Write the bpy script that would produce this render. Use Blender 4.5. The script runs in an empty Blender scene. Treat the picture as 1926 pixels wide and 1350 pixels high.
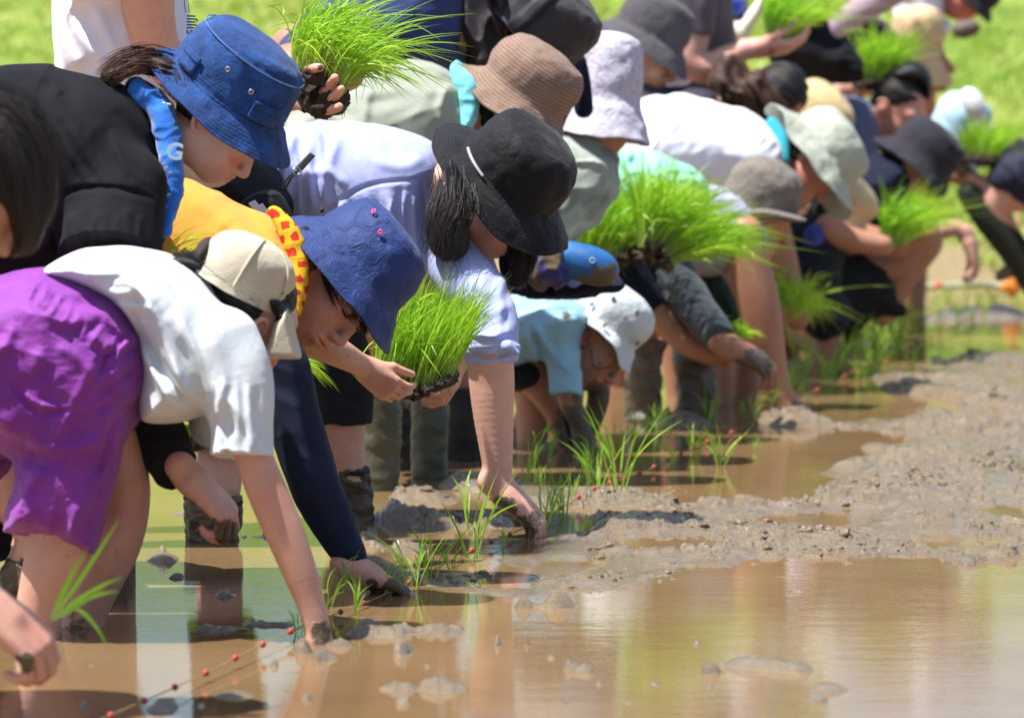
import bpy, math, random
import numpy as np
from mathutils import Vector, Matrix
random.seed(7)
rng = np.random.default_rng(7)
SC = bpy.context.scene
# ---------------- camera, sky, sun, exposure ----------------
FPX, HCAM = 9000.0, 1.0
PITCH = math.atan(635/FPX)
cd = bpy.data.cameras.new('camera'); cam = bpy.data.objects.new('camera', cd)
SC.collection.objects.link(cam); SC.camera = cam
cd.lens = FPX/1926*36; cd.sensor_width = 36; cd.clip_start = 0.5; cd.clip_end = 500
cam.location = (0, 0, HCAM); cam.rotation_euler = (math.pi/2-PITCH, 0, 0)
cd.dof.use_dof = True; cd.dof.focus_distance = 8.75; cd.dof.aperture_fstop = 5.6
SUN_EL, SUN_AZ = math.radians(69), math.radians(250)   # azimuth of the sun seen from above, from +Y clockwise
w = bpy.data.worlds.new('World'); SC.world = w; w.use_nodes = True
nt = w.node_tree; bg = nt.nodes['Background']
sky = nt.nodes.new('ShaderNodeTexSky'); sky.sky_type = 'NISHITA'; sky.sun_disc = False
sky.sun_elevation = SUN_EL; sky.sun_rotation = SUN_AZ; sky.dust_density = 1.5
nt.links.new(sky.outputs[0], bg.inputs[0]); bg.inputs[1].default_value = 0.092
sd = bpy.data.lights.new('sun', 'SUN'); sd.energy = 5.0; sd.angle = math.radians(0.6); sd.color = (1, .97, .92)
so = bpy.data.objects.new('sun', sd); SC.collection.objects.link(so)
sunv = Vector((math.sin(SUN_AZ)*math.cos(SUN_EL), math.cos(SUN_AZ)*math.cos(SUN_EL), math.sin(SUN_EL)))
so.rotation_euler = sunv.to_track_quat('Z', 'Y').to_euler()
vs = SC.view_settings; vs.view_transform = 'Standard'; vs.look = 'None'; vs.gamma = 1; vs.exposure = 0.88
SC.cycles.max_bounces = 8; SC.cycles.transparent_max_bounces = 6
SC.cycles.use_denoising = True
# ---------------- picture <-> place ----------------
cP, sP = math.cos(PITCH), math.sin(PITCH)
def W(px, py, Y):
    u = (px-963)/FPX; v = -(py-675)/FPX
    dy = cP+v*sP; dz = -sP+v*cP
    return np.array((u/dy*Y, Y, HCAM+dz/dy*Y))
def G(px, py):
    u = (px-963)/FPX; v = -(py-675)/FPX
    dy = cP+v*sP; dz = -sP+v*cP
    Y = -HCAM*dy/dz
    return np.array((u/dy*Y, Y, 0.0))
def to_px(P):
    P = np.asarray(P); x, y, z = P[..., 0], P[..., 1], P[..., 2]-HCAM
    dep = y*cP-z*sP; up = y*sP+z*cP
    return 963+FPX*x/dep, 675-FPX*up/dep
# ---------------- noise ----------------
def _h(i, j, k, s):
    n = (i*374761393+j*668265263+k*1274126177+s*974634777) & 0xffffffff
    n = ((n ^ (n >> 13))*1274126177) & 0xffffffff
    n = n ^ (n >> 16)
    return (n & 0xffff)/32767.5-1
def noise(P, scale=1.0, s=0):
    q = np.asarray(P, dtype=np.float64)/scale
    i = np.floor(q).astype(np.int64); f = q-i; f = f*f*(3-2*f)
    r = 0
    for a in (0, 1):
        wa = f[..., 0] if a else 1-f[..., 0]
        for b in (0, 1):
            wb = wa*(f[..., 1] if b else 1-f[..., 1])
            for c in (0, 1):
                r = r+wb*(f[..., 2] if c else 1-f[..., 2])*_h(i[..., 0]+a, i[..., 1]+b, i[..., 2]+c, s)
    return r
def fbm(P, scale, o=4, s=0):
    r = 0; a = 1
    for t in range(o): r = r+a*noise(P, scale, s+t); a *= .5; scale *= .5
    return r/1.8
# ---------------- objects ----------------
COL = SC.collection
def mesh_obj(name, V, F, mat=None, parent=None, smooth=True, attrs=None):
    me = bpy.data.meshes.new(name)
    V = np.asarray(V, dtype=np.float32)
    if isinstance(F, np.ndarray):
        n, m = F.shape
        me.vertices.add(len(V)); me.vertices.foreach_set('co', V.ravel())
        me.loops.add(n*m); me.loops.foreach_set('vertex_index', F.astype(np.int32).ravel())
        me.polygons.add(n); me.polygons.foreach_set('loop_start', np.arange(0, n*m, m, dtype=np.int32))
        me.update(calc_edges=True)
    else:
        me.from_pydata([tuple(map(float, v)) for v in V], [], F)
    if smooth: me.polygons.foreach_set('use_smooth', np.ones(len(me.polygons), dtype=bool))
    for k, a in (attrs or {}).items():
        at = me.attributes.new(k, 'FLOAT', 'POINT'); at.data.foreach_set('value', np.asarray(a, dtype=np.float32))
    if mat: me.materials.append(mat)
    o = bpy.data.objects.new(name, me); COL.objects.link(o)
    if parent is not None:
        o.parent = parent; o.matrix_parent_inverse = Matrix.Translation(-parent.location)
    return o
def thing(name, label, cat, loc=(0, 0, 0), group=None):
    o = bpy.data.objects.new(name, None); COL.objects.link(o); o.location = [float(c) for c in loc]
    o.empty_display_size = .05
    o['label'] = label; o['category'] = cat
    if group: o['group'] = group
    return o
def tag(o, label, cat, group=None):
    o['label'] = label; o['category'] = cat
    if group: o['group'] = group
    return o
def kind(o, k): o['kind'] = k; return o
def join(parts):
    V = []; F = []; n = 0
    for v, f in parts:
        v = np.asarray(v); V.append(v); F += [[i+n for i in q] for q in (f.tolist() if isinstance(f, np.ndarray) else f)]; n += len(v)
    return np.concatenate(V), F
# ---------------- materials ----------------
def lin(r, g, b):
    return tuple(((c/255/12.92) if c <= 10 else ((c/255+.055)/1.055)**2.4) for c in (r, g, b))
MATS = {}
class NT:
    def __init__(s, name):
        s.m = bpy.data.materials.new(name); s.m.use_nodes = True; s.t = s.m.node_tree
        s.b = s.t.nodes['Principled BSDF']; s.out = s.t.nodes['Material Output']
    def n(s, kind_, **kw):
        x = s.t.nodes.new('ShaderNode'+kind_)
        for k, v in kw.items():
            if k.startswith('_'): x.inputs[k[1:]].default_value = v
            else: setattr(x, k, v)
        return x
    def l(s, a, b): s.t.links.new(a, b)
    def obj(s): return s.n('TexCoord').outputs['Object']
    def noise(s, scale, detail=3, rough=.5, vec=None, dist=0):
        x = s.n('TexNoise'); x.inputs['Scale'].default_value = scale; x.inputs['Detail'].default_value = detail
        x.inputs['Roughness'].default_value = rough; x.inputs['Distortion'].default_value = dist
        s.l(vec if vec is not None else s.obj(), x.inputs['Vector']); return x.outputs[0]
    def ramp(s, f, stops):
        x = s.n('ValToRGB'); e = x.color_ramp.elements
        while len(e) < len(stops): e.new(.5)
        for q, (p, c) in zip(e, stops): q.position = p; q.color = (c, c, c, 1) if not hasattr(c, '__len__') else (*c, 1)
        s.l(f, x.inputs[0]); return x.outputs[0]
    def mix(s, f, a, b, bt='MIX'):
        x = s.n('MixRGB', blend_type=bt)
        for i, v in zip((0, 1, 2), (f, a, b)):
            if hasattr(v, 'links'): s.l(v, x.inputs[i])
            elif i == 0: x.inputs[0].default_value = v
            else: x.inputs[i].default_value = (*v, 1)
        return x.outputs[0]
    def math(s, op, a, b=0):
        x = s.n('Math', operation=op)
        for i, v in enumerate((a, b)):
            if hasattr(v, 'links'): s.l(v, x.inputs[i])
            else: x.inputs[i].default_value = v
        return x.outputs[0]
    def attr(s, name): x = s.n('Attribute'); x.attribute_name = name; return x.outputs['Fac']
    def bump(s, h, dist=.001, st=1.0, prev=None):
        x = s.n('Bump'); x.inputs['Distance'].default_value = dist; x.inputs['Strength'].default_value = st
        s.l(h, x.inputs['Height'])
        if prev is not None: s.l(prev, x.inputs['Normal'])
        return x.outputs[0]
    def vec(s, sx, sy, sz, rot=(0, 0, 0)):
        x = s.n('Mapping'); x.inputs['Scale'].default_value = (sx, sy, sz); x.inputs['Rotation'].default_value = rot
        s.l(s.obj(), x.inputs['Vector']); return x.outputs[0]
    def base(s, c, rough=.5, spec=.5):
        if hasattr(c, 'links'): s.l(c, s.b.inputs['Base Color'])
        else: s.b.inputs['Base Color'].default_value = (*c, 1)
        if hasattr(rough, 'links'): s.l(rough, s.b.inputs['Roughness'])
        else: s.b.inputs['Roughness'].default_value = rough
        s.b.inputs['Specular IOR Level'].default_value = spec
def mul(c, k): return tuple(min(1, x*k) for x in c)
MUDC = (.115, .082, .050)
def cloth(name, c, c2=None, rough=.85, wr=.6, weave=1100, sheen=.15, mottled=.0, trans=0, stripes=None, muddy=0, wscale=30):
    if name in MATS: return MATS[name]
    s = NT(name); c2 = c2 or mul(c, .88)
    col = s.mix(s.ramp(s.noise(14, 4, .6), [(.35, 0), (.65, 1)]), c, c2)
    if mottled: col = s.mix(s.ramp(s.noise(160, 3, .7), [(.5, 0), (.68, mottled)]), col, mul(c, 1.7))
    if stripes:
        dirv, freq, sc = stripes
        wv = s.n('TexWave'); wv.inputs['Scale'].default_value = freq; wv.inputs['Distortion'].default_value = 1.2; wv.inputs['Detail'].default_value = 3
        wv.inputs['Detail Scale'].default_value = 1.5
        mp = s.vec(1, 1, 1, dirv); s.l(mp, wv.inputs['Vector']); col = s.mix(s.ramp(wv.outputs[1], [(.2, 0), (.8, 1)]), col, sc)
    mud = s.attr('mud'); mf = s.ramp(s.math('ADD', mud, s.math('MULTIPLY', s.math('SUBTRACT', s.noise(26, 5, .7), .5), 1.3)), [(.42, 0), (.58, 1)])
    mf = s.math('MULTIPLY', mf, s.ramp(mud, [(.02, 0), (.12, 1)]))
    col = s.mix(mf, col, MUDC)
    s.base(col, rough, .3 if max(c) > .06 else .12)
    s.b.inputs['Sheen Weight'].default_value = sheen if max(c) > .06 else .02; s.b.inputs['Sheen Roughness'].default_value = .5
    n1 = s.noise(wscale, 4, .55, dist=.8)
    b = s.bump(n1, .007*wr, .5)
    n2 = s.noise(weave, 1, .5); b = s.bump(n2, .0012, .5, b)
    s.l(b, s.b.inputs['Normal'])
    if trans:
        tr = s.n('BsdfTranslucent'); s.l(col, tr.inputs[0]); mx = s.n('MixShader'); mx.inputs[0].default_value = trans
        s.l(s.b.outputs[0], mx.inputs[1]); s.l(tr.outputs[0], mx.inputs[2]); s.l(mx.outputs[0], s.out.inputs[0])
    MATS[name] = s.m; return s.m
def skin(name, c):
    if name in MATS: return MATS[name]
    s = NT(name)
    col = s.mix(s.ramp(s.noise(35, 4, .6), [(.3, 0), (.7, 1)]), c, (c[0]*.93, c[1]*.80, c[2]*.78))
    col = s.mix(s.math('MULTIPLY', s.ramp(s.noise(260, 2, .6), [(.62, 0), (.75, 1)]), .3), col, (c[0]*.75, c[1]*.5, c[2]*.42))
    col = s.mix(s.attr('red'), col, (c[0]*.85, c[1]*.42, c[2]*.40))
    col = s.mix(s.math('MULTIPLY', s.ramp(s.noise(75, 3, .75), [(.67, 0), (.71, 1)]), .55), col, MUDC)
    mud = s.attr('mud'); mf = s.ramp(s.math('ADD', mud, s.math('MULTIPLY', s.math('SUBTRACT', s.noise(45, 5, .75), .5), 1.1)), [(.45, 0), (.58, 1)])
    mf = s.math('MULTIPLY', mf, s.ramp(mud, [(.02, 0), (.12, 1)]))
    col = s.mix(mf, col, MUDC)
    s.base(col, s.mix(mf, (.5, .5, .5), (.3, .3, .3)), .4)
    s.b.inputs['Subsurface Weight'].default_value = .12; s.b.inputs['Subsurface Radius'].default_value = (.012, .004, .002)
    s.b.inputs['Subsurface Scale'].default_value = 1
    b = s.bump(s.noise(420, 3, .6), .0006, .5); b = s.bump(s.noise(60, 4, .6), .0016, .3, b)
    b = s.bump(s.math('MULTIPLY', s.noise(120, 4, .7), mf), .006, .8, b)
    s.l(b, s.b.inputs['Normal']); MATS[name] = s.m; return s.m
def hairmat(name, c, c2):
    if name in MATS: return MATS[name]
    s = NT(name); r = s.attr('rnd')
    s.base(s.mix(r, c, c2), .42, .3); s.b.inputs['Anisotropic'].default_value = .4
    s.l(s.bump(s.noise(140, 4, .7, s.vec(1, 1, 6)), .002, .7), s.b.inputs['Normal'])
    MATS[name] = s.m; return s.m
def leafmat(name, c1, c2, tr=.45):
    if name in MATS: return MATS[name]
    s = NT(name); col = s.mix(s.attr('rnd'), c1, c2); col = s.mix(s.ramp(s.attr('along'), [(0, .75), (.35, 0)]), col, (.42, .5, .18))
    s.base(col, .42, .45); t = s.n('BsdfTranslucent'); s.l(col, t.inputs[0]); mx = s.n('MixShader'); mx.inputs[0].default_value = tr
    s.l(s.b.outputs[0], mx.inputs[1]); s.l(t.outputs[0], mx.inputs[2]); s.l(mx.outputs[0], s.out.inputs[0]); MATS[name] = s.m; return s.m
def plain(name, c, rough=.5, metal=0, bump=0, bs=80, spec=.5):
    if name in MATS: return MATS[name]
    s = NT(name); s.base(s.mix(s.ramp(s.noise(bs*.4, 4, .6), [(.3, 0), (.7, 1)]), c, mul(c, .72)), rough, spec); s.b.inputs['Metallic'].default_value = metal
    if bump: s.l(s.bump(s.noise(bs, 5, .65), bump, .8), s.b.inputs['Normal'])
    MATS[name] = s.m; return s.m
# ---------------- shapes from distance fields (smooth unions, then surface nets) ----------------
def catmull(P, n=6, closed=False):
    P = np.asarray(P, float); m = len(P)
    if m < 3 and not closed: return P
    out = []
    rngi = range(m if closed else m-1)
    for i in rngi:
        if closed: a, b, c, d = P[(i-1) % m], P[i], P[(i+1) % m], P[(i+2) % m]
        else: a, b, c, d = P[max(i-1, 0)], P[i], P[i+1], P[min(i+2, m-1)]
        for t in np.arange(n)/n:
            out.append(.5*((2*b)+(-a+c)*t+(2*a-5*b+4*c-d)*t*t+(-a+3*b-3*c+d)*t**3))
    if not closed: out.append(P[-1])
    return np.array(out)
def nets(F, org, h):
    S = F < 0
    c = S[:-1, :-1, :-1]
    allv = c.copy(); anyv = c.copy()
    offs = [(a, b, d) for a in (0, 1) for b in (0, 1) for d in (0, 1)]
    nx, ny, nz = F.shape
    for a, b, d in offs[1:]:
        q = S[a:nx-1+a, b:ny-1+b, d:nz-1+d]; allv &= q; anyv |= q
    act = anyv & ~allv
    I = np.argwhere(act)
    if len(I) == 0: return np.zeros((0, 3)), np.zeros((0, 4), int)
    idx = np.full(act.shape, -1, np.int32); idx[act] = np.arange(len(I))
    acc = np.zeros((len(I), 3)); cnt = np.zeros(len(I))
    ed = [(p, q) for i, p in enumerate(offs) for q in offs[i+1:] if sum(abs(x-y) for x, y in zip(p, q)) == 1]
    vals = {o: F[I[:, 0]+o[0], I[:, 1]+o[1], I[:, 2]+o[2]] for o in offs}
    for p, q in ed:
        fa, fb = vals[p], vals[q]; m = (fa < 0) != (fb < 0)
        t = np.where(m, fa/np.where(m, fa-fb, 1), 0)
        pa = np.array(p, float); dq = np.array(q, float)-pa
        acc += m[:, None]*(pa+t[:, None]*dq); cnt += m
    V = org+(I+acc/cnt[:, None])*h
    Fs = []
    for ax in range(3):
        sl0 = [slice(1, -1)]*3; sl1 = [slice(1, -1)]*3
        sl0[ax] = slice(0, -1); sl1[ax] = slice(1, None)
        a = S[tuple(sl0)]; b = S[tuple(sl1)]
        E = np.argwhere(a != b)
        sgn = a[tuple(E.T)]
        base = E.copy()
        for k in range(3):
            if k != ax: base[:, k] += 1
        u, v = [(1, 2), (2, 0), (0, 1)][ax]
        qs = []
        for du, dv in ((-1, -1), (0, -1), (0, 0), (-1, 0)):
            r = base.copy(); r[:, u] += du; r[:, v] += dv
            qs.append(idx[tuple(r.T)])
        Q = np.stack(qs, 1); Q[~sgn] = Q[~sgn][:, ::-1]
        Fs.append(Q)
    return V, np.concatenate(Fs)
def seg_f(P, a, b, ra, rb, e, ydir=1):
    sc = np.array((1, 1/e, 1.0))
    A = a*sc; d = (b-a)*sc; L = max(d@d, 1e-12)
    q = P*sc-A
    t = np.clip((q@d)/L, 0, 1)
    return np.sqrt(((q-t[:, None]*d)**2).sum(1))-(ra+(rb-ra)*t)
class Sh:
    def __init__(s, D): s.D = D; s.s = FPX/D; s.p = []; s.folds = []; s.noises = []; s.red = []
    def tube(s, pts, dy=0, e=1.0, cut='', k=.012, n=5, raw=False, shrink=1.0):
        """pts: (px, py, r_px) in the picture at distance D+dy (dy one value or (start, end))"""
        pts = [list(p) for p in pts]; m = len(pts)
        if e > 1.04: shrink *= .68   # the body inside a garment
        dys = dy if hasattr(dy, '__len__') else (dy, dy)
        Q = []
        for i, p in enumerate(pts):
            yy = p[3] if len(p) > 3 else dys[0]+(dys[1]-dys[0])*i/max(1, m-1)
            w_ = W(p[0], p[1], s.D+yy); Q.append((*w_, p[2]*(s.D+yy)/FPX*shrink))
        Q = catmull(Q, n); s.p.append(('tube', Q, e, cut, k)); return s
    def tube3(s, Q, e=1.0, cut='', k=.006, n=3):
        s.p.append(('tube', catmull(Q, n), e, cut, k)); return s
    def poly(s, pts, Wd, dy=0, R=None, k=.02, slope=0, smooth=True, shrink=0, pw=2.0):
        P = np.array([W(x, y, s.D+dy)[[0, 2]] for x, y in pts])
        if smooth: P = catmull(P, 4, True)
        s.p.append(('poly', P, Wd, s.D+dy, R or Wd*.9, k, slope, shrink, pw)); return s
    def ell(s, c, r, rot=None, k=.01, sub=False):
        s.p.append(('ell', np.asarray(c, float), np.asarray(r, float), np.eye(3) if rot is None else np.asarray(rot), k, sub)); return s
    def e2(s, px, py, rx, ry, Wd, ang=0, dy=0, k=.015):
        a = math.radians(ang); R = np.array(((math.cos(a), 0, math.sin(a)), (0, 1, 0), (-math.sin(a), 0, math.cos(a))))
        u = (s.D+dy)/FPX
        return s.ell(W(px, py, s.D+dy), (rx*u, Wd, ry*u), R, k)
    def fold(s, pts, amp=.008, w=.012, side=0):
        """a crease or ridge along a line drawn on the cloth (amp > 0 raises)"""
        P = catmull([W(x, y, s.D)[[0, 2]] for x, y in pts], 5); s.folds.append((P, amp, w)); return s
    def fam(s, a0, a1, b0, b1, n=6, amp=.005, w=.005, seed=1):
        """a family of n slightly uneven folds running from line a0-a1 to line b0-b1"""
        r = random.Random(seed)
        for i in range(n):
            t = (i+.5+r.uniform(-.3, .3))/n; p = [a0[k]+(a1[k]-a0[k])*t for k in (0, 1)]; q = [b0[k]+(b1[k]-b0[k])*t for k in (0, 1)]
            m_ = [(p[k]+q[k])/2+r.uniform(-.07, .07)*(abs(q[0]-p[0])+abs(q[1]-p[1])) for k in (0, 1)]
            u0, u1 = r.uniform(0, .2), r.uniform(.7, 1.05); pp = [p[k]+(m_[k]-p[k])*u0 for k in (0, 1)]; qq = [m_[k]+(q[k]-m_[k])*u1 for k in (0, 1)]
            s.fold([pp, m_, qq], amp*r.uniform(.5, 1.3)*(1 if i % 2 else -.6), w*r.uniform(.7, 1.5))
        return s
    def rumple(s, amp=.006, scale=.05, ang=0, stretch=3, seed=None, ridged=True):
        s.noises.append((amp, scale, math.radians(ang), stretch, len(s.noises)*7+len(s.p) if seed is None else seed, ridged)); return s
    def bbox(s, p):
        if p[0] == 'tube':
            Q = p[1]; r = (Q[:, 3]*max(1, p[2])).max(); return Q[:, :3].min(0)-r, Q[:, :3].max(0)+r
        if p[0] == 'poly':
            P = p[1]; wd = p[2]+abs(p[6])*.4; return np.array((P[:, 0].min(), p[3]-wd, P[:, 1].min())), np.array((P[:, 0].max(), p[3]+wd, P[:, 1].max()))
        r = p[2].max(); return p[1]-r, p[1]+r
    def build(s, name, mat, parent=None, vox=None, mud=(), red=(), lift=0, extra=None):
        h = vox or 3.2/s.s
        bb = [s.bbox(p) for p in s.p]
        pad = .03
        lo = np.min([b[0] for b in bb], 0)-pad; hi = np.max([b[1] for b in bb], 0)+pad
        lo[2] = max(lo[2], -.12)
        N = np.ceil((hi-lo)/h).astype(int)+1
        F = np.full(N, .5, np.float32)
        ax = [lo[i]+np.arange(N[i])*h for i in range(3)]
        for p, (bl, bh) in zip(s.p, bb):
            k = p[4] if p[0] in ('tube', 'ell') else p[5]
            m = k+3*h
            def block(bl, bh):
                i0 = np.clip(np.floor((bl-m-lo)/h).astype(int), 0, N-1); i1 = np.clip(np.ceil((bh+m-lo)/h).astype(int)+1, 1, N)
                return tuple(slice(a, b) for a, b in zip(i0, i1))
            def grid(sl):
                g = np.meshgrid(*[ax[i][sl[i]] for i in range(3)], indexing='ij'); return np.stack([q.ravel() for q in g], 1)
            sl = block(bl, bh)
            if any(q.stop <= q.start for q in sl): continue
            if p[0] == 'tube':
                Q = p[1]; shp = tuple(q.stop-q.start for q in sl); f = np.full(shp, .5, np.float32)
                for i in range(len(Q)-1):
                    r = max(Q[i, 3], Q[i+1, 3])*max(1, p[2])
                    a = np.minimum(Q[i, :3], Q[i+1, :3])-r; b = np.maximum(Q[i, :3], Q[i+1, :3])+r
                    s2 = block(a, b)
                    if any(q.stop <= q.start for q in s2): continue
                    G_ = grid(s2); v = seg_f(G_, Q[i, :3], Q[i+1, :3], Q[i, 3], Q[i+1, 3], p[2])
                    loc = tuple(slice(max(0, a_.start-b_.start), a_.stop-b_.start) for a_, b_ in zip(s2, sl))
                    sub = f[loc]; v = v.reshape([q.stop-q.start for q in s2]).astype(np.float32)
                    v = v[tuple(slice(v.shape[i_]-sub.shape[i_], None) for i_ in range(3))]
                    np.minimum(sub, v, out=sub)
                if p[3]:
                    G_ = grid(sl)
                    if 'a' in p[3]:
                        d = Q[0, :3]-Q[1, :3]; d = d/np.linalg.norm(d); f = np.maximum(f, ((G_-Q[0, :3])@d).reshape(shp))
                    if 'b' in p[3]:
                        d = Q[-1, :3]-Q[-2, :3]; d = d/np.linalg.norm(d); f = np.maximum(f, ((G_-Q[-1, :3])@d).reshape(shp))
            elif p[0] == 'poly':
                P, Wd, yc, R, slope = p[1], p[2], p[3], p[4], p[6]
                X, Z = np.meshgrid(ax[0][sl[0]], ax[2][sl[2]], indexing='ij'); q = np.stack([X.ravel(), Z.ravel()], 1)
                d2 = np.full(len(q), 9.0); ins = np.zeros(len(q), bool)
                for i in range(len(P)):
                    a = P[i]; b = P[(i+1) % len(P)]; e = b-a; t = np.clip(((q-a)@e)/max(e@e, 1e-12), 0, 1)
                    d2 = np.minimum(d2, ((q-a-t[:, None]*e)**2).sum(1))
                    c = (a[1] > q[:, 1]) != (b[1] > q[:, 1])
                    xi = a[0]+(q[:, 1]-a[1])*e[0]/(e[1] if abs(e[1]) > 1e-9 else 1e-9); ins ^= c & (q[:, 0] < xi)
                d = np.sqrt(d2); d[ins] *= -1; d += p[7]
                mx = min(R, max(-d.min(), .005))
                qq = np.clip((d+mx)/mx, 0, None).reshape(X.shape)
                ym = yc+slope*(X-P[:, 0].mean())
                y = ax[1][sl[1]]
                f = (np.sqrt((qq**p[8])[:, None, :]+((y[None, :, None]-ym[:, None, :])/Wd)**2)-1)*min(mx, Wd)
                # keep distances honest outside the outline
                f = f.astype(np.float32)
            else:
                G_ = grid(sl)-p[1]; q = (G_@p[3])/p[2]
                l = np.sqrt((q**2).sum(1)); f = ((l-1)*p[2].min()*np.clip(l, .3, 1)**0).reshape([x.stop-x.start for x in sl]).astype(np.float32)
                if p[5]:
                    sub = F[sl]; hh = np.clip(.5-.5*(sub+f)/k, 0, 1); F[sl] = sub*(1-hh)+(-f)*hh+k*hh*(1-hh); continue
            sub = F[sl]
            hh = np.clip(.5+.5*(sub-f)/k, 0, 1)
            F[sl] = sub*(1-hh)+f*hh-k*hh*(1-hh)
        if s.folds or s.noises:
            I = np.argwhere(np.abs(F) < .03); P = lo+I*h; dsp = np.zeros(len(P))
            for (Lp, amp, wd) in s.folds:
                near = np.where((P[:, 0] > Lp[:, 0].min()-2.6*wd) & (P[:, 0] < Lp[:, 0].max()+2.6*wd) & (P[:, 2] > Lp[:, 1].min()-2.6*wd) & (P[:, 2] < Lp[:, 1].max()+2.6*wd))[0]
                if len(near) == 0: continue
                q = P[near][:, [0, 2]]; d2 = np.full(len(q), 9.0); tt = np.zeros(len(q)); n = len(Lp)-1
                for i in range(n):
                    a, b = Lp[i], Lp[i+1]; e = b-a; t = np.clip(((q-a)@e)/max(e@e, 1e-12), 0, 1)
                    dd = ((q-a-t[:, None]*e)**2).sum(1); m = dd < d2; d2[m] = dd[m]; tt[m] = (i+t[m])/n
                dsp[near] += amp*np.exp(-d2/wd**2)*np.clip(np.sin(np.pi*np.clip(tt, .04, .96))*1.6, 0, 1)
            for amp, sc, an, st, seed, ridged in s.noises:
                u = P[:, 0]*math.cos(an)-P[:, 2]*math.sin(an); v = P[:, 0]*math.sin(an)+P[:, 2]*math.cos(an)
                wq = np.stack([u/st, P[:, 1]/1.6, v], 1); wq = wq+.5*sc*noise(P, sc*2.2, seed+50)[:, None]
                q = noise(wq, sc, seed)+.5*noise(wq, sc*.5, seed+1)
                dsp += amp*((1-2.2*np.abs(q)) if ridged else q)
            F[tuple(I.T)] -= dsp.astype(np.float32)
        V, Q = nets(F, lo, h)
        if name == 'body' or lift: pass
        at = {}
        px, py = to_px(V)
        def field(L):
            r = np.zeros(len(V))
            for c in L:
                d = np.sqrt((px-c[0])**2+(py-c[1])**2)/c[2]; g = np.clip(1.25-d, 0, 1)*(c[3] if len(c) > 3 else 1); r = np.maximum(r, g)
            return r
        at['mud'] = field(mud); at['red'] = field(list(red)+s.red)
        o = mesh_obj(name, V, Q, mat, parent, True, at)
        if name == 'body':
            while HAIRQ: hs, hm, vx = HAIRQ.pop(); hs.build('hair', hm, parent, vox=vx)
        return o
HAIRQ = []
def hat_frame(D, mid, up, tilt, yaw=-13):
    O = W(mid[0], mid[1], D); U = np.array((up[0], 0, -up[1]), float); U /= np.linalg.norm(U)
    Fw = np.array((U[2], 0, -U[0])); t = math.radians(tilt); Yd = np.array((0, 1.0, 0))
    U2 = U*math.cos(t)-Yd*math.sin(t); Y2 = Yd*math.cos(t)+U*math.sin(t)
    yw = math.radians(yaw); return Fw*math.cos(yw)+Y2*math.sin(yw), Y2*math.cos(yw)-Fw*math.sin(yw), U2, O
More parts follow.
